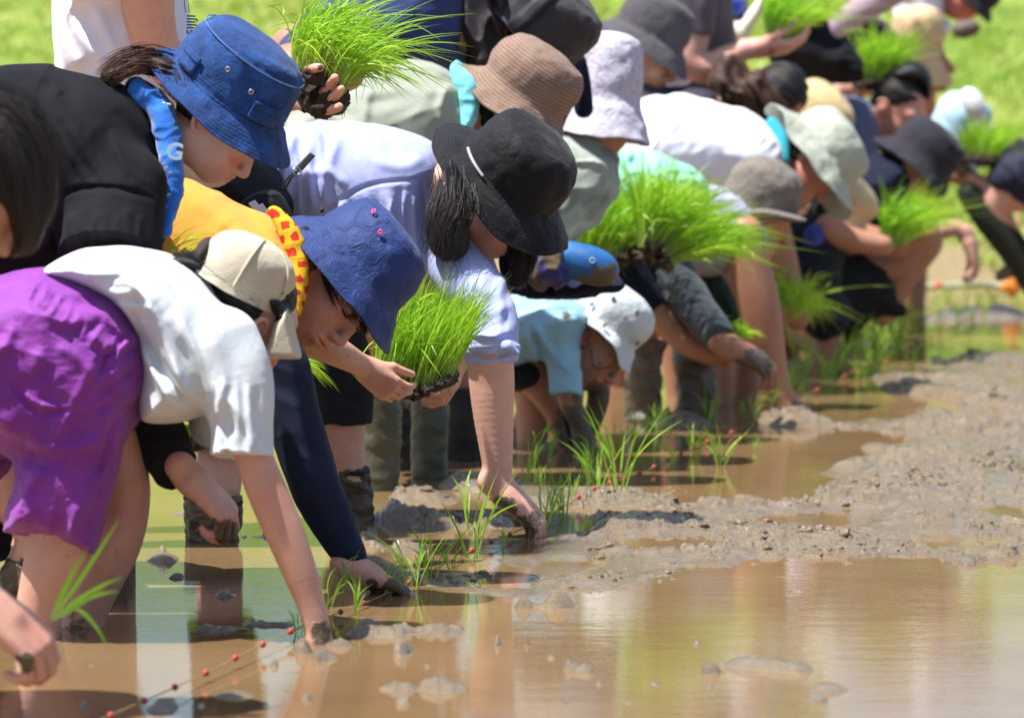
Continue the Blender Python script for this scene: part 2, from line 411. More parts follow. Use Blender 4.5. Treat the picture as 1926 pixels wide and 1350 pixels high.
def head(sh, px, py, pitch, yaw=-13, roll=0, sc=.92, dy=0, anchor=(0, -.078, -.02), male=0, detail=True, cr=.86, hair=None, hatp=None, fs=.0, dp=0):
    """adds a head; (px,py) is where the near ear stands in the picture"""
    p, y, r = map(math.radians, (pitch, yaw, roll))
    Ry = np.array(((math.cos(p), 0, math.sin(p)), (0, 1, 0), (-math.sin(p), 0, math.cos(p))))
    Rz = np.array(((math.cos(y), -math.sin(y), 0), (math.sin(y), math.cos(y), 0), (0, 0, 1)))
    Rx = np.array(((1, 0, 0), (0, math.cos(r), -math.sin(r)), (0, math.sin(r), math.cos(r))))
    R = Rz@Ry@Rx
    O = W(px, py, sh.D+dy+anchor[1]*sc*.9)-R@(np.array(anchor)*sc)
    if hatp:   # worn under a hat: crown base centre (mx, my), crown direction, tilt, radius px, depth ratio
        mx, my, ux, uy, tl, rc, ry_ = hatp
        F2, Y3, U2, Oh = hat_frame(sh.D, (mx, my), (ux, uy), tl, yaw)
        p = math.radians(dp); Ry = np.array(((math.cos(p), 0, math.sin(p)), (0, 1, 0), (-math.sin(p), 0, math.cos(p))))
        R = np.stack([F2, Y3, U2], 1)@Ry
        O = Oh-R@(np.array((-.010, 0, .036))*sc)+F2*fs
        rm = rc*sh.D/FPX; cr = min(.97, .90*rm/(.098*sc), .90*rm*ry_/(.077*sc))
    def L(v): return O+R@(np.array(v, float)*sc)
    def E(c, rr, k=.018, rot=None, sub=False): sh.ell(L(c), np.array(rr)*sc, R if rot is None else R@rot, k*sc, sub)
    def T(pts, k=.006): sh.tube3([(*L(q[:3]), q[3]*sc) for q in pts], k=k*sc)
    E((-.010, 0, .022), (.098*cr, .077*cr, .086*cr)); E((.03, 0, -.035), (.058, .060, .078), .03)
    if hair:
        hs = Sh(sh.D); q = 1.03*cr
        hs.ell(L((-.016, 0, .024)), np.array((.098*q, .080*q, .088*q))*sc, R, .01); hs.ell(L((-.042, 0, -.03)), np.array((.045, .056, .05))*sc, R, .03)
        hs.ell(L((.085, 0, -.05)), np.array((.085, .12, .10))*sc, R, .012, True)
        for q_ in (-1, 1): hs.ell(L((.0, .09*q_, -.03)), np.array((.024, .03, .034))*sc, R, .01, True)
        hs.rumple(.003, .02, 40, 4); HAIRQ.append((hs, hair, max(.003, 3.4/sh.s)))
    E((.022, 0, -.075), (.055, .052, .036), .03); E((.064, 0, -.103), (.021, .024, .019), .025)
    if detail:
        for q in (-1, 1): E((.058, .034*q, -.047), (.026, .024, .026), .025)
        E((.076, 0, .012), (.014, .046, .014), .02)
        for q in (-1, 1): E((.096, .031*q, -.010), (.016, .018, .012), .014, sub=True)
        for q in (-1, 1): E((.0745, .031*q, -.011), (.0135, .0155, .0125), .004)
        T([(.086, 0, -.002, .006), (.098, 0, -.025, .0075), (.109, 0, -.047, .0095)], .009)
        E((.103, 0, -.053), (.011, .014, .008), .007)
        for q in (-1, 1): E((.097, .012*q, -.054), (.009, .006, .0065), .005)
        E((.082, 0, -.078), (.016, .026, .019), .016)
        E((.0955, 0, -.0745), (.007, .019, .0048), .005); E((.0935, 0, -.0845), (.0075, .016, .0056), .005)
        E((.104, 0, -.0797), (.012, .021, .0014), .003, sub=True)
        for q in (-1, 1):
            yy = .079*q
            E((-.006, .074*q, -.02), (.017, .007, .028), .008)
            T([(.006, yy, -.035, .004), (.008, yy+.003*q, -.012, .0045), (0, yy+.007*q, .006, .005), (-.014, yy+.011*q, .008, .005), (-.024, yy+.012*q, -.006, .005), (-.02, yy+.008*q, -.028, .0045), (-.008, yy+.004*q, -.044, .006), (.0, yy, -.042, .005)], .003)
            E((-.006, .083*q, -.014), (.010, .006, .014), .004, sub=True)
    else:
        T([(.09, 0, -.01, .006), (.108, 0, -.048, .011)], .012)
        for q in (-1, 1): E((-.006, .078*q, -.018), (.018, .008, .03), .01)
    def rp(v, r, a=1): x, y = to_px(L(v)); sh.red.append((float(x), float(y), r*sc*sh.s, a))
    if detail: rp((.1, 0, -.079), .013, .85); rp((0, -.082, -.02), .022, .5); rp((.075, -.04, -.05), .03, .08); rp((.11, 0, -.05), .012, .12)
    return L, R, O
def hand(sh, px, py, dr, nn, dy=0, curl=(25, 40, 30), sc=.9, spread=.2, thumb=1, depth=0, wr=None, side=None, grab=None):
    """wrist at (px,py); dr: pointing direction in the picture; nn: direction the fingers curl towards (picture x, picture down, depth)"""
    d = np.array((dr[0], depth, -dr[1]), float); d /= np.linalg.norm(d)
    n = np.array((nn[0], nn[2], -nn[1]), float); n -= d*(n@d); n /= np.linalg.norm(n)
    s = np.cross(d, n)*thumb
    O = W(px, py, sh.D+dy)
    def tb(pts, k=.005): sh.tube3([(*p, r*sc) for p, r in pts], k=k)
    tb([(O-d*.03*sc, .026), (O, .025), (O+d*.03*sc, .023)], .012)
    roots = []
    for i, (o, L, r) in enumerate(((.031, .072, .0088), (.011, .080, .0092), (-.0095, .075, .0088), (-.029, .060, .0078))):
        k0 = O+(d*(.088-.004*abs(i-1.2))+s*o)*sc+n*(.002*abs(i-1.5))*sc
        tb([(O+s*o*.6*sc+d*.01*sc, .0175), (O+(d*.05+s*o*.85)*sc, .0145), (k0, .0112)], .012)
        a = 0; q = k0; dd = d+s*(o*spread*6); dd = dd/np.linalg.norm(dd); pts = [(q, r*1.12)]
        for j, fr in enumerate((.46, .31, .23)):
            a += math.radians(curl[j]*(1+.12*(i-1))); v = dd*math.cos(a)+n*math.sin(a); q = q+v*L*fr*sc
            pts.append((q, r*(1.0, .92, .78)[j]))
        for j in range(3): sh.tube3([(*pts[j][0], pts[j][1]*sc), (*pts[j+1][0], pts[j+1][1]*sc)], k=.0022)
        roots.append(q)
    t0 = O+(d*.022+s*.022+n*.006)*sc
    v1 = d*.75+s*.55+n*.35; v1 /= np.linalg.norm(v1); t1 = t0+v1*.042*sc
    v2 = d*.9+s*.1+n*.45; v2 /= np.linalg.norm(v2); t2 = t1+v2*.032*sc; t3 = t2+(v2+n*.2)*.024*sc
    tb([(t0, .016), (t1, .0118)], .01); tb([(t1, .0115), (t2, .0105), (t3, .0088)], .003)
    return roots
# ---------------- hats, hair, leaves ----------------
def hat(parent, D, mid, up, prof, mat, ry=.84, tilt=12, name='hat', dip=0, wob=0, seed=0, thick=.0028, dent=.004, dy=0, lining=None, cut=None, seamz=(), dipb=0, yaw=-13):
    """mid: crown base centre in the picture; up: picture direction of the crown; prof: (radius px, height px) from brim edge to top"""
    D = D+dy; u_ = D/FPX
    F2, Y3, U2, O = hat_frame(D, mid, up, tilt, yaw)
    pr = catmull(prof, 7); n = 120; nb = [i for i, p in enumerate(pr) if p[1] >= 0][0]
    bl = max(1e-6, pr[0][0]-pr[nb][0])
    V = []; vv = []
    ph = np.linspace(0, 2*np.pi, n, endpoint=False); al = 0
    for i, (r, z) in enumerate(pr):
        bf = max(0., min(1., (r-pr[nb][0])/bl)) if i <= nb else 0
        if i: al += math.hypot(r-pr[i-1][0], z-pr[i-1][1])*u_
        zz = z*np.ones(n)
        if bf > 0:
            zz = zz+bf*(wob*(np.sin(3*ph+seed)+.6*np.sin(5*ph+seed*2.3)+.35*np.sin(9*ph+seed*1.7)))-bf*dip*np.clip(np.cos(ph), 0, 1)**2-bf*dipb*np.clip(-np.cos(ph), 0, 1)**2
        x = r*np.cos(ph); y = r*np.sin(ph)*ry
        P = O+(x[:, None]*F2+y[:, None]*Y3+zz[:, None]*U2)*u_
        V.append(P); vv += [al]*n
    V = np.concatenate(V); vv = np.array(vv)
    m = len(pr)
    Z = (V-O)@U2; rad = V-O-Z[:, None]*U2; rad /= np.linalg.norm(rad, axis=1)[:, None]+1e-6
    dn = fbm(V+seed, .06, 3, seed)*dent+noise(V*np.array((1, 1, 1)), .022, seed+9)*dent*.35
    for zc in seamz:
        dn = dn+.0016*np.exp(-((Z/u_-zc)/(1.1))**2)-.0016*np.exp(-((Z/u_-zc-3)/(1.4))**2)
    V = V+(rad*.8+U2*.6)*dn[:, None]
    F = []
    for i in range(m-1):
        for j in range(n):
            a = i*n+j; b = i*n+(j+1) % n; F.append((a, b, b+n, a+n))
    o = mesh_obj(name, V, np.array(F), mat, parent, True, {'v': vv, 'mud': np.zeros(len(V)), 'ang': np.tile(ph, m)})
    md = o.modifiers.new('thick', 'SOLIDIFY'); md.thickness = thick; md.offset = -1
    def at(phi, i_r, z, out=0):
        """a point on the hat: angle, radius px, height px"""
        a = math.radians(phi)
        return O+(i_r*math.cos(a)*F2+i_r*math.sin(a)*ry*Y3+z*U2)*u_, math.cos(a)*F2+math.sin(a)*Y3, U2
    return o, at
def hatmat(name, c, c2=None, stitch=0, stripes=0, sc=None, weave=900, crease=.5, spots=None, rough=.85, mott=0):
    if name in MATS: return MATS[name]
    s = NT(name); c2 = c2 or mul(c, .82)
    col = s.mix(s.ramp(s.noise(22, 5, .65), [(.35, 0), (.65, 1)]), c, c2)
    v = s.attr('v')
    if stripes:
        st = s.math('SINE', s.math('MULTIPLY', v, stripes)); st = s.math('ADD', s.math('MULTIPLY', st, .35), s.noise(70, 3, .6, s.vec(1, 1, 1)))
        col = s.mix(s.ramp(st, [(.35, 0), (.75, 1)]), col, sc)
    if spots: col = s.mix(s.ramp(s.noise(110, 2, .6), [(.54, 0), (.62, .8)]), col, spots)
    if mott:
        col = s.mix(s.ramp(s.noise(330, 3, .7, s.vec(1, 1, 1)), [(.45, 0), (.7, mott)]), col, mul(c, 2.0))
        col = s.mix(s.ramp(s.noise(26, 5, .7, s.vec(1, 1, 1)), [(.5, 0), (.72, .7)]), col, mul(c, 2.3))
    mud = s.attr('mud'); col = s.mix(mud, col, MUDC)
    s.base(col, rough, .3 if max(c) > .06 else .15); s.b.inputs['Sheen Weight'].default_value = .1
    b = s.bump(s.noise(38, 5, .6, dist=1.1), .009*crease, .8)
    b = s.bump(s.noise(weave, 1, .5), .001, .5, b)
    if stitch:
        w_ = s.math('SINE', s.math('MULTIPLY', v, 6.283/.0065)); w_ = s.math('MULTIPLY', w_, s.ramp(v, [(0, 1), (stitch, 1), (stitch+.004, 0)]))
        w_ = s.math('ADD', w_, s.math('MULTIPLY', s.noise(200, 2, .6), 1.3)); b = s.bump(w_, .0004, .6, b)
    s.l(b, s.b.inputs['Normal']); MATS[name] = s.m; return s.m
def torus(c, nrm, R, r, n=16, m=6):
    nrm = nrm/np.linalg.norm(nrm); a = np.cross(nrm, (0.3, .5, .8)); a /= np.linalg.norm(a); b = np.cross(nrm, a)
    V = []; F = []
    for i in range(n):
        t = 2*math.pi*i/n; q = a*math.cos(t)+b*math.sin(t)
        for j in range(m):
            u = 2*math.pi*j/m; V.append(c+q*(R+r*math.cos(u))+nrm*r*math.sin(u))
            F.append((i*m+j, i*m+(j+1) % m, ((i+1) % n)*m+(j+1) % m, ((i+1) % n)*m+j))
    return np.array(V), F
def wire(P, r, n=6, closed=False):
    P = np.asarray(P, float); m = len(P); V = []; F = []
    rr = r if hasattr(r, '__len__') else [r]*m
    for i in range(m):
        t = P[min(i+1, m-1)]-P[max(i-1, 0)]; t /= np.linalg.norm(t)+1e-9
        a = np.cross(t, (0, 0, 1.) if abs(t[2]) < .9 else (1., 0, 0)); a /= np.linalg.norm(a); b = np.cross(t, a)
        for j in range(n):
            u = 2*math.pi*j/n; V.append(P[i]+(a*math.cos(u)+b*math.sin(u))*rr[i])
    for i in range(m-1):
        for j in range(n): F.append((i*n+j, i*n+(j+1) % n, (i+1)*n+(j+1) % n, (i+1)*n+j))
    F.append(tuple(range(n))[::-1]); F.append(tuple((m-1)*n+j for j in range(n)))
    return np.array(V), F
def strands(name, mat, parent, D, guides, N=220, w=.0009, spread=.02, seed=1, dy=0):
    """hair strands following picture guides [(px,py[,dy]),...]"""
    r = np.random.default_rng(seed); parts = []; A = []
    G_ = [catmull([W(g[0], g[1], D+dy+(g[2] if len(g) > 2 else 0)) for g in gd], 5) for gd in guides]
    V = []; F = []; R_ = []; n0 = 0
    for i in range(N):
        gi = r.integers(len(G_)); g = G_[gi]; m = len(g)
        off = r.normal(0, spread, 3)*np.array((1, 1.3, 1)); end = r.normal(0, spread*.8, 3); cut = m-r.integers(0, max(1, m//3))
        t = np.linspace(0, 1, m)[:, None]; P = (g+off*(1-.5*t)+end*t**2+.15*spread*np.sin(t*9+r.uniform(0, 6, 3)))[:max(cut, 4)]
        m2 = len(P); wid = w*r.uniform(.6, 1.3)*np.linspace(1, .25, m2)[:, None]
        tg = np.gradient(P, axis=0); sd = np.cross(tg, np.array((0, 1., 0))+r.normal(0, .3, 3)); sd /= np.linalg.norm(sd, axis=1)[:, None]+1e-9
        V.append(np.stack([P-sd*wid, P+sd*wid], 1).reshape(-1, 3))
        k = np.arange(m2-1)*2+n0; F.append(np.stack([k, k+1, k+3, k+2], 1)); n0 += 2*m2
        R_ += [r.uniform()]*(2*m2)
    return mesh_obj(name, np.concatenate(V), np.concatenate(F), mat, parent, True, {'rnd': R_})
def blades(base, dirs, L, wid, bend, S=7, seed=0, curl=None, face=None):
    """tapered leaf strips; returns V, F, rnd, along"""
    r = np.random.default_rng(seed); N = len(base)
    dirs = dirs/np.linalg.norm(dirs, axis=1)[:, None]
    t = np.linspace(0, 1, S+1)
    P = base[:, None, :]+dirs[:, None, :]*(L[:, None]*t)[:, :, None]+bend[:, None, :]*(L[:, None]*t**2.2)[:, :, None]
    tg = np.gradient(P, axis=1)
    sd = np.cross(tg, (face if face is not None else r.normal(0, 1, (N, 3)))[:, None, :]); sd /= np.linalg.norm(sd, axis=2)[..., None]+1e-9
    prof = np.interp(t, (0, .3, .7, 1), (.55, 1, .75, .04))
    w_ = wid[:, None]*prof[None]*.5
    V = np.stack([P-sd*w_[..., None], P+sd*w_[..., None]], 2).reshape(-1, 3)
    k = (np.arange(N)[:, None]*(S+1)+np.arange(S)[None])*2
    F = np.stack([k, k+1, k+3, k+2], 2).reshape(-1, 4)
    rn = np.repeat(r.uniform(0, 1, N), 2*(S+1)); al = np.tile(np.repeat(t, 2), N)
    return V, F, rn, al
def cat4(L):
    V = []; F = []; R_ = []; A = []; n = 0
    for v, f, r, a in L: V.append(v); F.append(f+n); R_.append(r); A.append(a); n += len(v)
    return np.concatenate(V), np.concatenate(F), np.concatenate(R_), np.concatenate(A)
# ---------------- water, mud, bank ----------------
def px2g(L): return [G(x, y)[:2] for x, y in L]
def inside(P, poly):
    r = np.zeros(len(P), bool)
    for i in range(len(poly)):
        a, b = poly[i], poly[(i+1) % len(poly)]
        c = (a[1] > P[:, 1]) != (b[1] > P[:, 1]); xi = a[0]+(P[:, 1]-a[1])*(b[0]-a[0])/((b[1]-a[1]) or 1e-9)
        r ^= c & (P[:, 0] < xi)
    return r
def pdist(P, poly):
    d2 = np.full(len(P), 1e9)
    for i in range(len(poly)):
        a, b = np.array(poly[i]), np.array(poly[(i+1) % len(poly)]); e = b-a; t = np.clip(((P-a)@e)/max(e@e, 1e-12), 0, 1)
        d2 = np.minimum(d2, ((P-a-t[:, None]*e)**2).sum(1))
    d = np.sqrt(d2); d[inside(P, poly)] *= -1; return d
MUDPOLY = [(2400, 1050), (1926, 1062), (1700, 1078), (1500, 1088), (1250, 1090), (1140, 1112), (1040, 1138), (940, 1150), (850, 1128), (730, 1080), (800, 1050),
           (860, 1030), (920, 1028), (1020, 1012), (1180, 990), (1060, 968), (900, 948), (860, 915), (960, 895), (1080, 908), (1200, 925), (1290, 940), (1420, 905), (1560, 880), (1600, 850), (1560, 800), (1660, 770),
           (1760, 760), (1690, 735), (1560, 722), (1700, 690), (1760, 668), (1926, 655), (2400, 640)]
mud_poly = px2g(MUDPOLY)
ISL = [(840, 1186, 70, 14, .030), (700, 1192, 70, 12, .03), (640, 1215, 50, 8, .014), (1098, 1170, 40, 7, .014), (1400, 1252, 75, 11, .02), (1500, 1260, 50, 9, .018), (850, 1295, 55, 14, .02), (1560, 1297, 80, 13, .018),
       (1830, 1228, 75, 13, .026), (1010, 1336, 70, 12, .018), (160, 1302, 70, 14, .03), (430, 1308, 90, 12, .02), (490, 1168, 65, 12, .03), (540, 1165, 35, 10, .03), (400, 1185, 60, 8, .02), (640, 1165, 40, 10, .03),
       (770, 1222, 30, 8, .016), (620, 1238, 40, 7, .012), (300, 1335, 50, 8, .016), (1850, 1122, 50, 5, .012), (1500, 1112, 45, 5, .012), (1230, 1285, 30, 5, .01), (1700, 1320, 60, 6, .01), (740, 1295, 60, 8, .014),
       (820, 988, 90, 13, .03), (770, 1035, 70, 11, .03), (930, 985, 40, 8, .015), (760, 940, 70, 10, .035), (690, 1020, 40, 10, .03), (880, 905, 60, 12, .035), (560, 1060, 40, 9, .02), (300, 1060, 60, 12, .03), (430, 1120, 50, 8, .02), (840, 870, 50, 6, .02), (1030, 845, 40, 5, .02),
       (1290, 800, 80, 8, .02), (1380, 830, 60, 6, .02), (1250, 790, 60, 6, .03), (1170, 870, 40, 5, .015), (1120, 850, 60, 5, .02), (1340, 900, 40, 5, .015), (1560, 640, 120, 8, .04), (1860, 590, 110, 10, .05), (1740, 600, 90, 6, .03), (1660, 655, 80, 8, .03), (1420, 700, 60, 8, .03), (1500, 690, 70, 8, .03),
       (320, 895, 90, 9, .02), (300, 925, 70, 7, .016), (330, 965, 80, 8, .016), (280, 1010, 70, 9, .014), (480, 1010, 60, 6, .012), (310, 1050, 60, 7, .014), (520, 960, 50, 6, .012), (330, 1085, 60, 6, .012), (480, 1045, 60, 5, .012), (560, 1092, 50, 6, .014), (690, 1072, 50, 6, .016), (620, 1112, 50, 5, .012), (530, 905, 50, 5, .016), (300, 868, 50, 5, .016), (740, 975, 60, 7, .02), (720, 905, 50, 6, .02), (500, 935, 50, 6, .02), (540, 1000, 50, 6, .02), (310, 860, 60, 6, .03), (60, 960, 60, 8, .02), (780, 830, 60, 5, .02), (1470, 795, 80, 6, .02), (1780, 640, 60, 5, .01)]
r_ = random.Random(4)
ISL += [(r_.uniform(700, 1900), r_.uniform(1120, 1340), r_.uniform(10, 34), r_.uniform(3, 6), r_.uniform(.008, .016)) for _ in range(34)]+[(r_.uniform(60, 640), r_.uniform(1210, 1345), r_.uniform(10, 30), r_.uniform(3, 6), r_.uniform(.008, .018)) for _ in range(14)]
HOLES = [(1890, 960, 95, 24, .05), (1870, 925, 60, 5, .02), (1150, 960, 160, 8, .03), (1760, 655, 100, 14, .03), (1060, 998, 120, 7, .03), (1680, 930, 50, 6, .012), (1330, 985, 120, 5, .012), (1560, 745, 70, 6, .02), (1250, 1040, 80, 5, .008), (1450, 940, 60, 5, .01), (1760, 850, 50, 4, .015), (1127, 1048, 14, 8, .03)]
def mud_h(P):
    """height of the mud at ground points"""
    P3 = np.stack([P[:, 0], P[:, 1]*.75, P[:, 0]*0], 1)
    d = pdist(P, mud_poly)+noise(P3, .22, 3)*.12+noise(P3, .07, 4)*.06
    base = -.045+.0585*(1-1/(1+np.exp(-d/.05)))
    for L, sg in ((ISL, 1), (HOLES, -1)):
        for x, y, rx, ry, h in L:
            c = G(x, y); ax = rx*c[1]/FPX; ay = (G(x, y-ry)[1]-G(x, y+ry)[1])/2
            dx = (P[:, 0]-c[0])/ax; dy = (P[:, 1]-c[1])/ay
            m = (np.abs(dx) < 2.6) & (np.abs(dy) < 2.6)
            if m.any(): base[m] += sg*(h*.55+.037*(sg > 0))*np.exp(-(dx[m]**2+dy[m]**2)*.8)
    base = np.where((P[:, 1] < 8.35) & (d > .03), np.minimum(base, .0035+.004*noise(P3, .05, 91)), base)
    base = base+np.clip(noise(P3, .30, 61)+.5*noise(P3, .12, 62), -1, .5)*.021*np.clip((base+.03)/.03, 0, 1)
    rough = np.clip((base+.02)/.03, .15, 1)
    n = fbm(P3, .16, 3, 11)*.018+np.abs(noise(P3, .06, 21))*.011+np.abs(noise(P3, .022, 22))*.007+np.abs(noise(P3, .011, 23))*.005
    patch = np.clip(noise(P3, .45, 31)*1.6+.5, .12, 1.2)
    n = n*np.interp(P[:, 1], (7, 8.6), (.5, 1))
    cl = np.interp(P[:, 1], (7, 8.6), (.4, 1))*np.clip((noise(P3, .030, 41)+.6*noise(P3, .013, 43)-.42)*4, 0, 1)**.6*.012*np.clip(noise(P3, .3, 42)*2+.6, 0, 1)
    return base+(n-.008)*rough*patch+cl*rough
def sheet(name, xs_fn, ys, nx, zf, mat):
    """a ground sheet whose rows follow ys, each nx points wide"""
    Y = np.repeat(ys[:, None], nx, 1); t = np.linspace(0, 1, nx)[None]
    lo, hi = xs_fn(ys); X = lo[:, None]*(1-t)+hi[:, None]*t
    P = np.stack([X.ravel(), Y.ravel()], 1); Z = zf(P)
    V = np.concatenate([P, Z[:, None]], 1); i = np.arange(len(ys)-1)[:, None]*nx+np.arange(nx-1)[None]
    F = np.stack([i, i+1, i+nx+1, i+nx], 2).reshape(-1, 4)
    return mesh_obj(name, V, F, mat, None, True)
s = NT('wet_mud')
nn = s.noise(9, 5, .65)
col = s.mix(s.ramp(nn, [(.3, 0), (.7, 1)]), (.29, .212, .130), (.42, .322, .208))
col = s.mix(s.math('MULTIPLY', s.ramp(s.noise(60, 4, .7), [(.5, 0), (.72, 1)]), .6), col, (.22, .165, .105))
wet = s.ramp(s.noise(30, 4, .6), [(.42, 0), (.6, 1)])
s.base(col, s.mix(wet, (.05, .05, .05), (.18, .18, .18)), .6)
b = s.bump(s.noise(95, 6, .75), .016, .9); b = s.bump(s.noise(300, 3, .7), .005, .8, b); s.l(b, s.b.inputs['Normal']); s.b.inputs['Coat Weight'].default_value = .7; s.b.inputs['Coat Roughness'].default_value = .07
gb = s.bump(s.noise(210, 3, .7), .010, 1.0); s.l(gb, s.b.inputs['Coat Normal']); MUD = s.m
ys = np.concatenate([1/np.linspace(1/6.2, 1/18.2, 1150)])
mo = sheet('mud', lambda y: (-.125*y-.15, .125*y+.25), ys, 900, mud_h, MUD); kind(mo, 'structure')
r = np.random.default_rng(21); cpar = []
cx = r.uniform(640, 1980, 9000); cy = 1/r.uniform(1/1120., 1/640., 9000); gp = np.array([G(x, y)[:2] for x, y in zip(cx, cy)])
hz = mud_h(gp); cluster = noise(np.stack([gp[:, 0], gp[:, 1]*.8, gp[:, 0]*0], 1), .22, 77)
ok = (hz > .002) & (cluster+r.normal(0, .25, 9000) > .28); gp = gp[ok][:1300]; hz = hz[ok][:1300]
for (x, y, k_, sp_) in ((1735, 912, 26, 22), (1290, 975, 10, 30), (1130, 1045, 12, 22), (1480, 1020, 16, 60), (1640, 930, 10, 25), (1400, 985, 12, 40), (1250, 925, 8, 30), (1890, 885, 14, 30), (975, 965, 16, 26), (1880, 1000, 8, 30), (905, 1085, 6, 16)):
    e_ = np.array([G(x+r.normal(0, sp_), y+r.normal(0, 4))[:2] for _ in range(k_)]); gp = np.concatenate([gp, e_]); hz = np.concatenate([hz, np.maximum(mud_h(e_), 0)])
th_ = np.linspace(0, np.pi, 6); ph_ = np.linspace(0, 2*np.pi, 9)[:-1]
S_ = np.array([(math.sin(a)*math.cos(b), math.sin(a)*math.sin(b), math.cos(a)) for a in th_ for b in ph_]); SF = np.array([(i*8+j, i*8+(j+1) % 8, (i+1)*8+(j+1) % 8, (i+1)*8+j) for i in range(5) for j in range(8)])
CV = []; CF = []; n_ = 0
for q, z in zip(gp, hz):
    R_ = min(.016, .0032*math.exp(abs(r.normal(0, .6)))); v = S_*R_*np.array((r.uniform(.8, 1.6), r.uniform(.8, 1.4), r.uniform(.5, 1.0)))
    v = v*(1+.75*noise(S_*1.0+r.uniform(0, 50), .7, 3))[:, None]; CV.append(v+np.array((q[0], q[1], z-R_*.1))); CF.append(SF+n_); n_ += len(S_)
kind(mesh_obj('mud_clods', np.concatenate(CV), np.concatenate(CF), plain('dark_mud_clod', (.22, .165, .10), .22, bump=.006, bs=180), None, True), 'stuff')
s = NT('muddy_water')
wc = s.mix(s.ramp(s.noise(2.5, 4, .6), [(.3, 0), (.7, 1)]), (.185, .112, .050), (.235, .150, .074))
s.base(wc, .035, .5); s.b.inputs['IOR'].default_value = 1.38
b = s.bump(s.noise(7, 3, .5, s.vec(1, 2.2, 1)), .010, .04); b = s.bump(s.noise(46, 3, .6, s.vec(1, 1.8, 1)), .003, .06, b); s.l(b, s.b.inputs['Normal']); WATER = s.m
wv = [(-60, -5, 0), (60, -5, 0), (60, 19.2, 0), (-60, 19.2, 0)]
wo = mesh_obj('paddy_water', wv, [(0, 1, 2, 3)], WATER, None, False); kind(wo, 'structure')
# wide field bed under the water, out to the horizon
go = mesh_obj('field_ground', [(-250, -20, -.6), (250, -20, -.6), (250, 300, -.6), (-250, 300, -.6)], [(0, 1, 2, 3)], plain('field_soil', (.16, .12, .07), .9, bump=.02), None, False); kind(go, 'structure')
def bank_z(P):
    y = P[:, 1]+.25*noise(np.stack([P[:, 0], P[:, 1]*.3, P[:, 0]*0], 1), .9, 5)
    return np.interp(y, (17.4, 17.9, 18.35, 18.9, 22, 27, 34, 60, 120), (-.1, -.03, .07, .16, .62, 1.6, 3.1, 5.2, 8))+.03*fbm(np.stack([P[:, 0], P[:, 1], P[:, 0]*0], 1), .3, 3, 8)*np.clip((y-17.8)*2, 0, 1)
s = NT('grass_bank')
c1 = s.mix(s.ramp(s.noise(1.1, 4, .6), [(.38, 0), (.62, 1)]), (.22, .34, .050), (.40, .43, .11))
c1 = s.mix(s.ramp(s.noise(9, 4, .7), [(.45, 0), (.7, .7)]), c1, (.16, .30, .035))
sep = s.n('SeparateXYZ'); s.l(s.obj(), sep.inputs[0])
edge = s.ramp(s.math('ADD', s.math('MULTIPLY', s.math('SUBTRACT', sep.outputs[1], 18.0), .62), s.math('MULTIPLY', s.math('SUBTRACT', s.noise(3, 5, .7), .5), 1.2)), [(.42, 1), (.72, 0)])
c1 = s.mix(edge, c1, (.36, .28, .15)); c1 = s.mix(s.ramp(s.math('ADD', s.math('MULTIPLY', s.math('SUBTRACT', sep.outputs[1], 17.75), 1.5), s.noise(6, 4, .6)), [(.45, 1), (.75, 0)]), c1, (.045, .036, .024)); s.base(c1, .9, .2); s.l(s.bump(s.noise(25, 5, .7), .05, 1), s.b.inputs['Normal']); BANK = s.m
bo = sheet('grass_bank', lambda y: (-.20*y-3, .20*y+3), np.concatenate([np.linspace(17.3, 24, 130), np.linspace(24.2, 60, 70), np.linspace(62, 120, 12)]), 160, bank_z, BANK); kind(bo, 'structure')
# grass on the bank
r = np.random.default_rng(3)
N = 34000
y = 18.15+r.random(N)**1.4*17; x = (r.random(N)*2-1)*.125*y
P = np.stack([x, y], 1); dens = noise(np.stack([x, y, x*0], 1), .5, 17); keep = dens > -.35+np.clip(19.2-y, 0, 1)*.55; P = P[keep]; N = len(P)
base = np.concatenate([P, bank_z(P)[:, None]-.01], 1)
dr = np.stack([r.normal(0, .28, N), r.normal(0, .25, N), np.ones(N)], 1)
L = r.uniform(.07, .2, N)*(1+.6*noise(base, .8, 4)+np.clip(P[:, 1]-22, 0, 8)*.08)
V, F, rn, al = blades(base, dr, L, np.full(N, .011)*(1+.06*(P[:, 1]-18)), np.stack([r.normal(.1, .4, N), r.normal(0, .3, N), -r.uniform(.2, .6, N)], 1), 3, 3)
gl = leafmat('bank_grass', (.27, .45, .05), (.50, .53, .13), .4)
kind(mesh_obj('bank_grass', V, F, gl, None, True, {'rnd': rn, 'along': al*0+1}), 'stuff')
